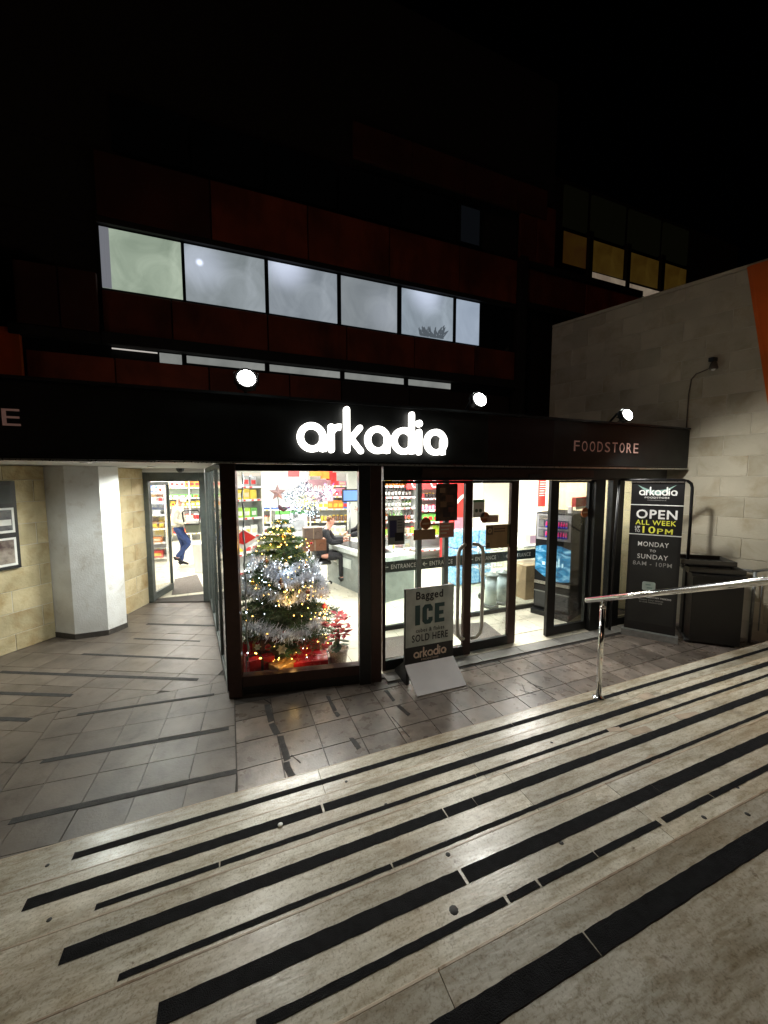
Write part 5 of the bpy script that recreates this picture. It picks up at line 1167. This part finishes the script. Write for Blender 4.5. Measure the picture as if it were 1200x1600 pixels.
# silver tinsel
for nm, lab, z0_, z1_, a0_, a1_ in [('tinsel_garland', 'thick silver tinsel wound round the upper middle of the tree', 1.28, 1.02, math.pi*.8, math.pi*2.6), ('tinsel_garland', 'silver tinsel draped round the middle of the tree', .98, .80, math.pi*.8, math.pi*2.2), ('tinsel_garland', 'silver tinsel between the two thick rows at the right of the tree', 1.12, .92, math.pi*1.3, math.pi*2.1), ('tinsel_garland', 'thin silver tinsel low round the left of the tree', .60, .54, math.pi*.9, math.pi*1.7)]:
    tg = empty(nm, lab, 'tinsel', (TX, TY, z0_), group='tinsel on the tree'); TB = B(); n_ = 520
    for i in range(n_):
        t = i/n_; a = a0_+(a1_-a0_)*t; c = surf(z0_+(z1_-z0_)*t+.035*math.sin(a*5)+rnd.gauss(0, .018), rnd.uniform(.86, 1.08), a)
        for _ in range(7):
            v = Vector((rnd.gauss(0, 1), rnd.gauss(0, 1), rnd.gauss(0, 1))).normalized()*rnd.choice((.02, .035, .05, .085)); u_ = v.cross(Vector((rnd.random(), rnd.random(), 1))).normalized()*.0022
            TB.bm.faces.new([TB.bm.verts.new(q_) for q_ in (c-u_, c+u_, c+v+u_, c+v-u_)])
    TB.build('strands', M.get('tinsel') or M.setdefault('tinsel', mat('silver_tinsel', (.95, .96, 1), .3, metal=.1, scale=60, col2=(.6, .65, .75))), tg, kind='stuff')
# fairy lights
lm = emit('warm_bulb', (1, .52, .10), 16); lmc = emit('cool_bulb', (.75, .85, 1), 10)
fl_ = empty('fairy_lights', 'string of warm and white fairy lights wound round the tree', 'string lights', (TX, TY, .4))
_w = []
bulb = B().ball((0, 0, 0), .0055, 6).build('bulb', lm, fl_, local=True); bulb.location = surf(.7)-origin(fl_)
bulbc = B().ball((0, 0, 0), .0045, 6).build('bulb', lmc, fl_, local=True); bulbc.location = surf(1.2)-origin(fl_)
def cluster(n_, zr, ar, rr=(.75, 1.05), cool=.0):
    for _ in range(n_):
        z = rnd.uniform(*zr); p = surf(z, rnd.uniform(*rr), rnd.uniform(*ar)); _w.append(p)
        inst(bulbc if rnd.random() < cool else bulb, 'bulb', fl_, p-origin(fl_))
cluster(60, (1.36, 1.64), (math.pi, math.pi*2), cool=.05, rr=(.8, 1.3)); cluster(14, (1.15, 1.36), (math.pi, math.pi*2), cool=.4)
cluster(34, (1.0, 1.25), (math.pi*.95, math.pi*2.1), cool=.85); cluster(30, (.78, .98), (math.pi*1.2, math.pi*1.75), cool=.15); cluster(26, (.55, .82), (math.pi*1.65, math.pi*1.9), cool=.05)
cluster(50, (.98, 1.32), (math.pi*.95, math.pi*2.1), cool=1.0, rr=(.95, 1.12)); cluster(26, (.26, .40), (math.pi*1.3, math.pi*1.85), cool=.15); cluster(30, (.45, 1.1), (math.pi, math.pi*2), cool=.4)
_w.sort(key=lambda p: math.atan2(p.y-TY, p.x-TX)+p.z*40); 
for (z_, a_, e_l, c_) in [(1.5, 1.5, 4.5, (1, .45, .08)), (1.42, 1.3, 2.5, (1, .45, .08)), (.88, 1.5, 1.0, (1, .55, .15)), (.7, 1.78, 1.3, (1, .5, .12)), (.33, 1.5, .8, (1, .6, .2)), (1.15, 1.5, .8, (.7, .82, 1))]:
    d = bpy.data.lights.new('bulb_glow', 'POINT'); d.energy = e_l; d.color = c_; d.shadow_soft_size = .03; o = bpy.data.objects.new('bulb_glow', d); COL.objects.link(o); o.location = surf(z_, 1.12, math.pi*a_)
# baubles
GB = {'red': mat('bauble_red', (.45, .015, .02), .12, spec=.9, coat=1), 'gold': mat('bauble_gold', (.75, .42, .08), .15, metal=.9), 'silver': mat('bauble_silver', (.8, .82, .85), .12, metal=1), 'brown': mat('bauble_bronze', (.20, .07, .03), .2, metal=.6), 'white': mat('bauble_white', (.75, .68, .6), .3)}
BL = [(.33, 1.80, 1.06, 'red', 'shiny dark red bauble hanging at the lower right of the tree', .034), (.36, 1.06, 1.05, 'red', 'bright red bauble low at the left edge of the tree', .032), (.70, 1.80, .98, 'red', 'red bauble among gold lights at the right of the tree', .032), (1.40, 1.85, 1.4, 'red', 'small red bauble right of the tree top', .018),
      (1.24, 1.3, 1.0, 'brown', 'bronze bauble left below the gold tree top', .03), (1.22, 1.5, 1.05, 'white', 'pale bauble below the gold tree top', .026), (1.18, 1.68, 1.1, 'silver', 'silver bauble with blue shine below the tree top', .034), (1.05, 1.45, 1.03, 'brown', 'bronze bauble in the silver tinsel', .028),
      (1.03, 1.2, 1.0, 'gold', 'gold bauble at the left of the tinsel', .026), (.92, 1.65, 1.03, 'brown', 'dark bronze bauble in the middle of the tree', .028), (.50, 1.42, 1.0, 'brown', 'brown bauble low on the front of the tree', .028), (1.5, 1.5, 1.2, 'gold', 'orange gold bauble in the lit tree top', .024), (1.55, 1.6, 1.4, 'gold', 'copper gold bauble beside the bird', .022)]
for (z, ap, rr, c, lab, r_) in BL:
    p = surf(z, rr, math.pi*ap); e = empty('bauble', lab, 'bauble', tuple(p), group='baubles on the tree')
    B().ball((0, 0, 0), r_, 14).build('ball', GB[c], e, local=True); B().lathe([(.007, r_-.003), (.007, r_+.008), (.002, r_+.02)], (0, 0, 0), 8).build('cap', GB['gold'], e, local=True)
def blossom(name, label, cat, p, r_, m, group=None, n_=6):
    e = empty(name, label, cat, p, group=group)
    for layer in range(2):
        for k in range(n_):
            a = 2*math.pi*k/n_+layer*.5; b = B(); d = Vector((math.cos(a), -.35, math.sin(a))) if layer == 0 else Vector((math.cos(a)*.65, -.5, math.sin(a)*.65)); s_ = Vector((-math.sin(a), 0, math.cos(a)))
            b.quad((0, 0, 0), tuple(d*r_*.55+s_*r_*.27), tuple(d*r_), tuple(d*r_*.55-s_*r_*.27)); b.build('petal', m, e, local=True)
    return e
M['petal_w'] = mat('white_petal', (.7, .66, .55), .7); M['petal_r'] = mat('red_petal', (.5, .01, .02), .5, scale=8); M['petal_r2'] = mat('dark_red_petal', (.28, .005, .02), .6)
for (z, ap, rr, lab) in [(.42, 1.45, 1.0, 'large cream fabric flower low on the front of the tree'), (.42, 1.68, 1.02, 'large pale fabric flower low at the right front of the tree'), (.44, 1.32, 1.0, 'small white fabric flower low at the left front of the tree'), (.52, 1.5, .9, 'white fabric flower above the cream one on the tree')]:
    blossom('fabric_flower', lab, 'flower', tuple(surf(z, rr, math.pi*ap)), .06 if 'large' in lab else .04, M['petal_w'], 'fabric flowers on the tree')
# star on the tree top, bird
ts = empty('star_topper', 'dull pink five pointed star above the bird on the tree top', 'star', (TX-.02, TY, 1.92))
_b = B(); P5 = []
for k in range(10): a = math.pi/2+k*math.pi/5; r_ = .10 if k % 2 == 0 else .042; P5.append(_b.bm.verts.new((TX-.03+r_*math.cos(a), TY-.005, 1.955+r_*math.sin(a))))
cf = _b.bm.verts.new((TX-.03, TY-.03, 1.955)); cb = _b.bm.verts.new((TX-.03, TY+.02, 1.955))
for k in range(10): _b.bm.faces.new((P5[k], P5[(k+1) % 10], cf)); _b.bm.faces.new((P5[(k+1) % 10], P5[k], cb))
_b.build('star', mat('star_rose', (.42, .28, .28), .4, metal=.5), ts); B().tube([(TX-.03, TY, 1.92), (TX-.01, TY, TH)], .006, 6).build('stem', M['black'], ts)
bd_ = empty('bird_ornament', 'dark purple bird ornament sitting on the tree top', 'ornament', (TX+.02, TY-.02, 1.75))
_b = B(); _b.tube([(TX-.025, TY-.02, 1.82), (TX-.018, TY-.02, 1.805), (TX+.005, TY-.02, 1.775), (TX+.035, TY-.02, 1.755), (TX+.055, TY-.02, 1.76), (TX+.10, TY-.02, 1.795)], [.006, .017, .024, .022, .010, .005], 10); _b.build('body', mat('bird_purple', (.06, .015, .03), .6), bd_)
_b = B(); _b.tube([(TX-.024, TY-.02, 1.824), (TX-.03, TY-.02, 1.85)], [.005, .001], 6); _b.build('beak', M['black'], bd_)
_b = B(); _b.quad((TX, TY-.044, 1.785), (TX+.04, TY-.044, 1.765), (TX+.075, TY-.03, 1.775), (TX+.03, TY-.036, 1.80)); _b.build('wing', M['black'], bd_)
# big white light star hanging behind
bs = empty('light_star', 'large hanging star made of white lights behind the tree', 'star', (1.04, 5.6, 1.8))
SX, SZ, SY = 1.02, 1.79, 5.6
sp = [(SX+(.40 if k % 2 == 0 else .20)*math.cos(math.pi/2+k*math.pi/5), SZ+(.40 if k % 2 == 0 else .20)*math.sin(math.pi/2+k*math.pi/5)) for k in range(10)]
wr = B()
for k in range(10): a, b = sp[k], sp[(k+1) % 10]; wr.tube([(a[0], SY, a[1]), (b[0], SY, b[1])], .005, 5)
for k in range(10): a = sp[k]; wr.tube([(a[0], SY, a[1]), (SX, SY-.02, SZ)], .003, 4)
wr.tube([(SX, SY, SZ+.4), (SX, SY, 2.6)], .003, 4)
wr.build('wire_frame', M['brushed'], bs, kind='stuff')
sbm = emit('star_bulb', (.8, .9, 1), 9); s0_ = B().ball((0, 0, 0), .0062, 6).build('bulb', sbm, bs, local=True); s0_.location = (0, 0, 0)
def inside(x, z):
    c = False; j = 9
    for i in range(10):
        if (sp[i][1] > z) != (sp[j][1] > z) and x < (sp[j][0]-sp[i][0])*(z-sp[i][1])/(sp[j][1]-sp[i][1])+sp[i][0]: c = not c
        j = i
    return c
STR = B()
for _ in range(5200):
    x = SX+rnd.uniform(-.42, .42); z = SZ+rnd.uniform(-.42, .42)
    if inside(x, z):
        v = Vector((rnd.gauss(0, 1), rnd.gauss(0, .5), rnd.gauss(0, 1))).normalized()*rnd.uniform(.02, .05); c = Vector((x, SY+.03+rnd.uniform(-.015, .015), z)); u_ = v.cross(Vector((0, 1, .1))).normalized()*.0022
        STR.bm.faces.new([STR.bm.verts.new(q_) for q_ in (c-u_, c+u_, c+v+u_, c+v-u_)])
STR.build('tinsel_strands', mat('blue_grey_tinsel', (.07, .10, .15), .6, metal=0, scale=40, col2=(.03, .045, .07)), bs, kind='stuff')
cnt = 0
while cnt < 210:
    x = SX+rnd.uniform(-.42, .42); z = SZ+rnd.uniform(-.42, .42)
    if inside(x, z): inst(s0_, 'bulb', bs, Vector((x, SY+rnd.uniform(-.02, .02), z))-origin(bs)); cnt += 1
_b = B()
for k in range(12):
    a = math.pi*k/6; _b.tube([(SX+.02, SY-.03, SZ-.01), (SX+.02+.15*math.cos(a), SY-.03, SZ-.01+.13*math.sin(a))], .004, 5)
    for s_ in (.6, .8): _b.tube([(SX+.02+.15*s_*math.cos(a), SY-.03, SZ-.01+.13*s_*math.sin(a)), (SX+.02+.15*(s_+.2)*math.cos(a+.2), SY-.03, SZ-.01+.13*(s_+.2)*math.sin(a+.2))], .003, 4)
_b.build('snowflake', mat('gold_wire', (.75, .65, .25), .3, metal=.6, emis=(.9, .8, .3), estr=.5), bs)
ss = empty('small_light_star', 'small violet and white light star right of the large one', 'star', (1.36, 5.6, 1.95))
for k in range(34):
    a = rnd.uniform(0, 6.3); r_ = rnd.uniform(.02, .13)*(1 if k % 2 else .7); inst(s0_, 'bulb', ss, Vector((1.40+r_*math.cos(a), 5.62, 1.93+r_*math.sin(a)))-origin(ss))
_b = B(); [_b.tube([(1.40, 5.63, 1.93), (1.40+.14*math.cos(k*1.047), 5.63, 1.93+.14*math.sin(k*1.047))], .003, 4) for k in range(6)]; _b.build('wire_frame', flat('violet', (.3, .12, .5)), ss, kind='stuff')
# string hanging down the left of the window glass
hg = empty('hanging_garland', 'thin grey light chain hanging at the left inside the display window', 'garland', (.12, 4.0, 1.2))
_b = B(); pts = [(.125+.008*math.sin(i*1.3), 3.97, 2.18-i*.07) for i in range(28)]; _b.tube(pts, [.006+.006*(i % 2) for i in range(28)], 6); _b.build('chain', flat('garland_grey', (.3, .33, .33)), hg)
for k in range(5): _b = B(); _b.ball((.125, 3.97, 2.05-.42*k), .008, 6); _b.build('bulb', lmc, hg)
# boxes stuck/stacked before the tree on the right: back of a picture box
for (z0_, z1_, dx0, dx1, c, lab) in [(1.335, 1.485, .88, 1.115, (.20, .14, .11), 'grey brown box on top of the stacked pair right of the tree'), (1.18, 1.33, .865, 1.165, (.30, .13, .07), 'reddish brown box under the grey brown one right of the tree')]:
    e = empty('stacked_box', lab, 'box', ((dx0+dx1)/2, 4.98, z0_), group='boxes stacked beside the tree')
    box('carton', (dx0, 4.9, z0_), (dx1, 5.05, z1_), flat('bx%d' % int(z0_*100), c), e, bev=.003)
    _b = B(); ring(_b, dx1-.06, z0_+.07, .035, .028, 4.897, 4.899, R(20), R(200), 8); _b.build('print', flat('bxp%d' % int(z0_*100), tuple(v*.55 for v in c)), e)
    box('tape', ((dx0+dx1)/2-.006, 4.8975, z0_), ((dx0+dx1)/2+.006, 4.8993, z1_), flat('bxt', (.4, .3, .2)), e)
pdl = empty('display_plinth', 'narrow white plinth carrying the stacked boxes behind the tree', 'plinth', (1.0, 5.0, FL)); box('column', (.98, 4.94, FL), (1.04, 5.0, 1.178), M['brushed'], pdl); box('foot', (.86, 4.88, FL), (1.18, 5.08, FL+.03), M['white'], pdl)
# presents on the window floor
def present(label, c, w_, d_, h_, m, rm, rz_, lid=None):
    e = empty('present', label, 'present', c, rz_, group='presents under the tree')
    B().box((-w_/2, -d_/2, 0), (w_/2, d_/2, h_), bev=.006).build('wrapped_box', m, e, local=True)
    B().box((-.014, -d_/2-.002, -.0), (.014, d_/2+.002, h_+.003)).build('ribbon', rm, e, local=True); B().box((-w_/2-.002, -.014, 0), (w_/2+.002, .014, h_+.0035)).build('ribbon', rm, e, local=True)
    for s_ in (-1, 1): B().tube([(0, 0, h_+.004), (s_*.03, .0, h_+.03), (s_*.055, 0, h_+.02), (s_*.03, 0, h_+.006), (0, 0, h_+.005)], .006, 6).build('bow', rm, e, local=True)
m_rp = mat('red_wrap', (.5, .02, .03), .25, scale=10, bump=.1, spec=.8); m_gp = mat('gold_wrap', (.6, .34, .12), .35, metal=.3, scale=10); m_dw = mat('dark_wrap', (.05, .015, .02), .4); m_ww = mat('white_wrap', (.75, .72, .68), .4)
present('shiny red present lying at the front right under the tree', (.76, 4.0, FL), .36, .24, .19, m_rp, m_rp, R(-8))
present('small gold present between the two red ones at the front', (.46, 3.96, FL), .22, .18, .20, m_gp, m_gp, R(30))
present('red present at the left front corner of the display', (.24, 4.10, FL), .26, .22, .26, m_rp, m_dw, R(12))
present('tall dark wrapped present behind the gold one', (.40, 4.22, FL), .28, .2, .40, m_dw, m_dw, R(-5))
present('flat silver white present at the right under the tree', (.98, 4.14, FL), .30, .26, .14, m_ww, GB['silver'], R(20))
present('dark present in the front left corner against the window sill', (.20, 3.93, FL), .22, .12, .12, M['black'], m_dw, R(-6))
present('long red parcel at the back right, half under the branches', (.72, 4.22, FL), .34, .2, .26, m_rp, m_rp, R(4))
present('red parcel behind the poinsettia at the right of the tree', (.90, 4.32, FL), .3, .22, .2, m_rp, m_gp, R(10))
present('tall red parcel behind the left presents', (.22, 4.32, FL), .24, .2, .33, m_rp, m_gp, R(-14))
for (x, y, z, r_, c, lab) in [(.33, 4.05, .36, .035, 'red', 'red bauble lying on the presents at the left'), (.60, 4.03, .27, .04, 'red', 'dark red bauble lying between the gold and red presents'), (.50, 4.10, .46, .03, 'red', 'red bauble on top of the tall dark present')]:
    e = empty('loose_bauble', lab, 'bauble', (x, y, z)); B().ball((0, 0, 0), r_, 14).build('ball', GB[c], e, local=True); B().lathe([(.007, r_-.003), (.007, r_+.008)], (0, 0, 0), 8).build('cap', GB['gold'], e, local=True)
# poinsettia in a pot
PZ = .10
po = empty('poinsettia', 'red poinsettia plant in a pale wrapped pot at the right of the display', 'plant', (1.06, 3.96, FL))
B().lathe([(.07, 0), (.075, .02), (.10, .20), (.115, .25), (.10, .25), (.09, .20)], (0, 0, 0), 14).build('pot', mat('crinkle_wrap', (.6, .5, .42), .25, scale=30, bump=.8, metal=.3), po, local=True)
B().tube([(0, 0, .18), (.0, .0, .46)], .012, 6).build('stem', m_need, po, local=True)
for k in range(56):
    a = rnd.uniform(0, 6.28); el = rnd.uniform(-.4, .9); L = rnd.uniform(.08, .14); z = rnd.uniform(.36, .60); b = B()
    c = Vector((rnd.uniform(-.09, .09), rnd.uniform(-.08, .08), z)); d = Vector((math.cos(a)*math.cos(el), math.sin(a)*math.cos(el), math.sin(el)*.6)); s_ = d.cross(Vector((0, 0, 1))).normalized()*L*.28; up_ = Vector((0, 0, .012))
    b.quad(tuple(c), tuple(c+d*L*.5+s_+up_), tuple(c+d*L), tuple(c+d*L*.5-s_+up_)); b.build('petal', M['petal_r'] if k % 3 else M['petal_r2'], po, local=True)
for k in range(12):
    a = rnd.uniform(0, 6.28); c = Vector((0, 0, rnd.uniform(.24, .36))); d = Vector((math.cos(a), math.sin(a), -.15)); s_ = Vector((-d.y, d.x, 0))*.035; b = B(); b.quad(tuple(c), tuple(c+d*.07+s_), tuple(c+d*.14), tuple(c+d*.07-s_)); b.build('leaf', m_need, po, local=True)
rd = empty('red_diamond_sign', 'red and white square sign on its corner at the left of the window', 'sign', (.12, 4.9, 1.2))
x, z = gy(381, 843, 4.75)
_b = B(); _b.prism([(x-.17, z), (x, z-.13), (x+.17, z), (x, z+.13)], 4.75, 4.76, axis='y'); _b.build('board', M['white'], rd)
_b = B(); _b.prism([(x-.15, z+.0), (x+.0, z-.06), (x+.14, z+.02), (x, z+.11)], 4.744, 4.748, axis='y'); _b.build('print', gm('red', None), rd)
B().tube([(x, 4.77, z-.12), (x, 4.77, FL)], .012, 6).build('stem', M['brushed'], rd)

# ================================================================== PEOPLE
def skin(name, verts, edges, m, parent, sub=1, smooth=True):
    me = bpy.data.meshes.new(name); me.from_pydata([v[0] for v in verts], edges, []); o = bpy.data.objects.new('tmp', me); COL.objects.link(o)
    md = o.modifiers.new('s', 'SKIN'); md.use_smooth_shade = True; md.branch_smoothing = .3
    for i, v in enumerate(verts):
        r_ = v[1]; me.skin_vertices[0].data[i].radius = r_ if isinstance(r_, tuple) else (r_, r_); me.skin_vertices[0].data[i].use_root = (i == 0)
    ms = o.modifiers.new('u', 'SUBSURF'); ms.levels = sub; ms.render_levels = sub
    dg = bpy.context.evaluated_depsgraph_get(); m2 = bpy.data.meshes.new_from_object(o.evaluated_get(dg)); bpy.data.objects.remove(o)
    for p in m2.polygons: p.use_smooth = True
    m2.materials.clear(); m2.materials.append(m); m2.name = name
    ob = bpy.data.objects.new(name, m2); COL.objects.link(ob); ob.parent = parent; return ob
def person(label, loc, rz_, J, top_m, leg_m, shoe_m, skin_m, hair=None, mask=False, thick=1.0):
    """J: joints in the person's own frame, x forward, y left, z up"""
    e = empty('person', label, 'person', loc, rz_); V = []; E = []
    def add(p, r_, prev=None):
        V.append((p, r_)); i = len(V)-1
        if prev is not None: E.append((prev, i))
        return i
    lerp = lambda a, b, t: tuple(a[i]+(b[i]-a[i])*t for i in range(3))
    pel = add(J['pelvis'], (.06, .06)); sp1 = add(J['spine'], (.115, .09), pel); ch = add(J['chest'], (.155, .11), sp1); nk = add(J['neck'], .055, ch); hb = add(J['head'], (.072, .085), nk); ht = add(J['crown'], (.068, .08), hb)
    for s in 'LR':
        hp = add(J['hip'+s], .055, pel); kn = add(J['knee'+s], .056, hp); cf = add(lerp(J['knee'+s], J['ankle'+s], .35), .052, kn); an = add(J['ankle'+s], .034, cf); add(J['toe'+s], (.032, .024), an)
        shd = add(J['sh'+s], .055, ch); el = add(J['el'+s], .04, shd); wr_ = add(J['wr'+s], .024, el)
        d = Vector(J['wr'+s])-Vector(J['el'+s]); d.normalize(); sd_ = d.cross(Vector((0, 0, 1))); sd_ = sd_.normalized() if sd_.length > .1 else Vector((0, 1, 0)); upv = sd_.cross(d)
        pm = Vector(J['wr'+s])+d*.055; pi_ = add(tuple(pm), (.028, .016), wr_)
        for k in range(4):
            off = sd_*((k-1.5)*.018); a_ = add(tuple(pm+off+d*.035), .0085, pi_); add(tuple(pm+off+d*(.075-.006*abs(k-1.3))-Vector((0, 0, .018))), .007, a_)
        a_ = add(tuple(Vector(J['wr'+s])+d*.035+upv*.02+sd_*.03), .01, wr_); add(tuple(Vector(J['wr'+s])+d*.08+upv*.02+sd_*.045), .008, a_)
    skin('body', V, E, skin_m, e, 1)
    # clothes over the body
    V = []; E = []; k_ = thick
    pel0 = add(lerp(J['pelvis'], J['waist'], -.1), (.175*k_, .155*k_)); pel = add(J['waist'], (.170*k_, .150*k_), pel0); sp1 = add(J['spine'], (.155*k_, .125*k_), pel); ch = add(J['chest'], (.175*k_, .13*k_), sp1); tp = add(lerp(J['chest'], J['neck'], .62), (.085, .075), ch)
    for s in 'LR':
        shd = add(J['sh'+s], .075*k_, ch); el = add(J['el'+s], .058*k_, shd); add(lerp(J['el'+s], J['wr'+s], .97), .04*k_, el)
    skin('sweater', V, E, top_m, e, 2)
    V = []; E = []; pel = add(J['pelvis'], (.165, .14))
    add(J['waist'], (.15, .13), pel)
    for s in 'LR':
        hp = add(J['hip'+s], .112, pel); kn = add(J['knee'+s], .072, hp); cf = add(lerp(J['knee'+s], J['ankle'+s], .4), .060, kn); add(lerp(J['knee'+s], J['ankle'+s], 1.0), .05, cf)
    skin('trousers', V, E, leg_m, e, 2)
    for s in 'LR':
        V = []; E = []; a_ = Vector(J['ankle'+s]); t_ = Vector(J['toe'+s]); d = (t_-a_); b0 = add(tuple(a_-Vector((0, 0, .01))), .045); h_ = add(tuple(a_-d*.18-Vector((0, 0, .04))), (.04, .035), b0); m_ = add(tuple(a_+d*.5), (.045, .035), b0); add(tuple(t_), (.042, .026), m_)
        skin('shoe', V, E, shoe_m, e, 1)
    H = Vector(J['head']); C = Vector(J['crown']); mid = H.lerp(C, .45)
    B().ball((mid.x+.088, mid.y, mid.z-.02), .014, 8).build('nose', skin_m, e, local=True)
    for s_ in (-1, 1):
        B().ball((mid.x-.005, mid.y+s_*.078, mid.z-.015), .019, 8, 1.5).build('ear', skin_m, e, local=True)
        B().ball((mid.x+.076, mid.y+s_*.03, mid.z+.018), .009, 8).build('eye', M['black'], e, local=True)
    B().box((mid.x+.078, mid.y-.02, mid.z-.063), (mid.x+.086, mid.y+.02, mid.z-.056)).build('mouth', flat('lip', (.35, .1, .08)), e, local=True)
    if mask: B().tube([(mid.x+.02, mid.y-.074, mid.z-.045), (mid.x+.07, mid.y-.05, mid.z-.045), (mid.x+.098, mid.y, mid.z-.045), (mid.x+.07, mid.y+.05, mid.z-.045), (mid.x+.02, mid.y+.074, mid.z-.045)], [.03, .04, .043, .04, .03], 10).build('face_mask', M['white'], e, local=True)
    if hair:
        V = []; E = []; a_ = add(tuple(C+Vector((-.01, 0, .012))), (.078, .086)); b0 = add(tuple(mid+Vector((-.035, 0, .01))), (.075, .082), a_); add(tuple(H+Vector((-.045, 0, -.01))), (.05, .06), b0); skin('hair', V, E, hair, e, 1)
    return e
sk = mat('skin_pink', (.62, .30, .22), .55, scale=8)
J1 = dict(pelvis=(-.02, 0, .94), waist=(-.03, 0, 1.0), spine=(-.03, 0, 1.15), chest=(0, 0, 1.36), neck=(.02, 0, 1.5), head=(.05, 0, 1.585), crown=(.055, 0, 1.675),
          hipL=(-.02, .09, .90), kneeL=(.05, .09, .50), ankleL=(-.02, .09, .10), toeL=(.15, .09, .035), hipR=(0, -.09, .90), kneeR=(.24, -.09, .58), ankleR=(-.06, -.08, .24), toeR=(.06, -.08, .12),
          shL=(.0, .18, 1.40), elL=(.0, .23, 1.13), wrL=(.24, .17, 1.04), shR=(.0, -.18, 1.40), elR=(-.02, -.24, 1.13), wrR=(.24, -.17, 1.04))
cream_sw = mat('cream_sweater', (.74, .70, .58), .9, scale=20, bump=.4, bscale=120); jeans = mat('dark_blue_jeans', (.025, .05, .16), .85, scale=20, bump=.3)
person('man in cream sweater and blue jeans with white mask walking with a basket', (-1.12, 10.2, FL), R(-12), J1, cream_sw, jeans, M['cloth_black'], sk, None, True)
bkt = empty('shopping_basket', 'black shopping basket with white contents held by the walking man', 'basket', (-.80, 10.05, 0.85), R(-12))
_b = B(); _b.prism([(-.13, .0), (.13, .0), (.17, .22), (-.17, .22)], -.12, .12, axis='y'); _b.build('tub', flat('basket_green', (.10, .11, .08)), bkt, local=True)
_b = B(); _b.tube([(-.16, -.13, .2), (-.19, -.13, .48), (-.14, -.13, .53), (.14, -.13, .53), (.19, -.13, .48), (.16, -.13, .2), (-.16, -.13, .2)], .018, 6); _b.build('handle', M['black'], bkt, local=True)
_b = B(); _b.box((-.13, -.1, .22), (.13, .1, .30)); _b.build('white_packet', M['white'], bkt, local=True)
J2 = dict(pelvis=(0, 0, .62), waist=(.0, 0, .68), spine=(.03, 0, .85), chest=(.10, 0, 1.05), neck=(.17, 0, 1.18), head=(.22, 0, 1.25), crown=(.24, 0, 1.34),
          hipL=(.02, .09, .60), kneeL=(.42, .10, .60), ankleL=(.42, .10, .18), toeL=(.57, .10, .13), hipR=(.02, -.09, .60), kneeR=(.42, -.10, .60), ankleR=(.42, -.10, .18), toeR=(.57, -.10, .13),
          shL=(.10, .18, 1.08), elL=(.24, .22, .88), wrL=(.48, .14, .90), shR=(.10, -.18, 1.08), elR=(.24, -.22, .88), wrR=(.48, -.14, .90))
person('cashier in black top sitting behind the checkout counter', (1.62, 7.35, FL), R(-20), J2, M['cloth_black'], M['cloth_black'], M['black'], sk, mat('ginger_hair', (.18, .07, .03), .8, scale=20), False, 1.12)
chs = empty('till_chair', 'black swivel chair under the seated cashier', 'chair', (1.60, 7.36, FL))
B().box((-.2, -.2, .44), (.2, .2, .51), bev=.02).build('seat', M['black'], chs, local=True); B().box((-.24, -.18, .55), (-.20, .18, .95), bev=.015).build('backrest', M['black'], chs, local=True); B().tube([(0, 0, .44), (0, 0, .08)], .025, 8).build('stem', M['steelgrey'], chs, local=True)
B().tube([(-.21, 0, .47), (-.25, 0, .6)], .02, 6).build('back_bracket', M['steelgrey'], chs, local=True)
for k in range(5): a = k*1.2566; B().tube([(0, 0, .08), (.24*math.cos(a), .24*math.sin(a), .05)], .015, 6).build('leg', M['black'], chs, local=True); B().ball((.24*math.cos(a), .24*math.sin(a), .025), .025, 6).build('castor', M['black'], chs, local=True)
J3 = dict(pelvis=(0, 0, .92), waist=(.02, 0, 1.0), spine=(.05, 0, 1.12), chest=(.12, 0, 1.30), neck=(.20, 0, 1.43), head=(.26, 0, 1.49), crown=(.29, 0, 1.575),
          hipL=(0, .09, .88), kneeL=(.03, .10, .48), ankleL=(-.02, .10, .08), toeL=(.14, .11, .035), hipR=(0, -.09, .88), kneeR=(.02, -.10, .48), ankleR=(-.03, -.10, .08), toeR=(.13, -.11, .035),
          shL=(.12, .19, 1.33), elL=(.26, .25, 1.08), wrL=(.50, .2, 1.02), shR=(.12, -.19, 1.33), elR=(.26, -.25, 1.08), wrR=(.50, -.2, 1.02))
person('customer in dark jacket leaning over the counter at the right edge of the display window', (2.62, 7.05, FL), R(172), J3, M['cloth_black'], flat('dark_green_cloth', (.02, .035, .03)), M['black'], sk, mat('dark_hair', (.02, .014, .01), .8), False, 1.2)
cgo = []
for k, (s_, o_, c, lab) in enumerate([(1.45, .25, 'orange', 'orange printed bag lying on the checkout counter'), (1.6, .45, 'white', 'white bag on the near end of the checkout counter'), (1.3, .4, 'red', 'red pack on the checkout counter')]):
    p = cpt(s_, o_); o = good('bag', 'grocery_bag', c, 'yellow', (p[0], p[1], .815), k*.7, lab, 'groceries on the counter', 1.0)

# small litter on the stone
x, y = gz(438, 1290, 2*RISE); lc = empty('litter', 'tiny white bottle cap lying on the second step', 'litter', (x, y, 2*RISE+.001)); B().lathe([(.012, 0), (.013, .006), (.010, .009), (.0, .009)], (0, 0, 0), 12).build('cap', M['white'], lc, local=True)
for k, (a, b) in enumerate([((812, 1078), (838, 1086)), ((815, 1068), (822, 1084)), ((836, 1073), (868, 1086)), ((824, 1066), (848, 1075)), ((455, 1180), (470, 1192)), ((412, 1092), (424, 1100)), ((612, 1120), (640, 1152))]):
    strip(plaza, gz(*a), gz(*b), .007, .0012, name='tar_mark', m=M['grip_worn'], rag=.002, n=4)
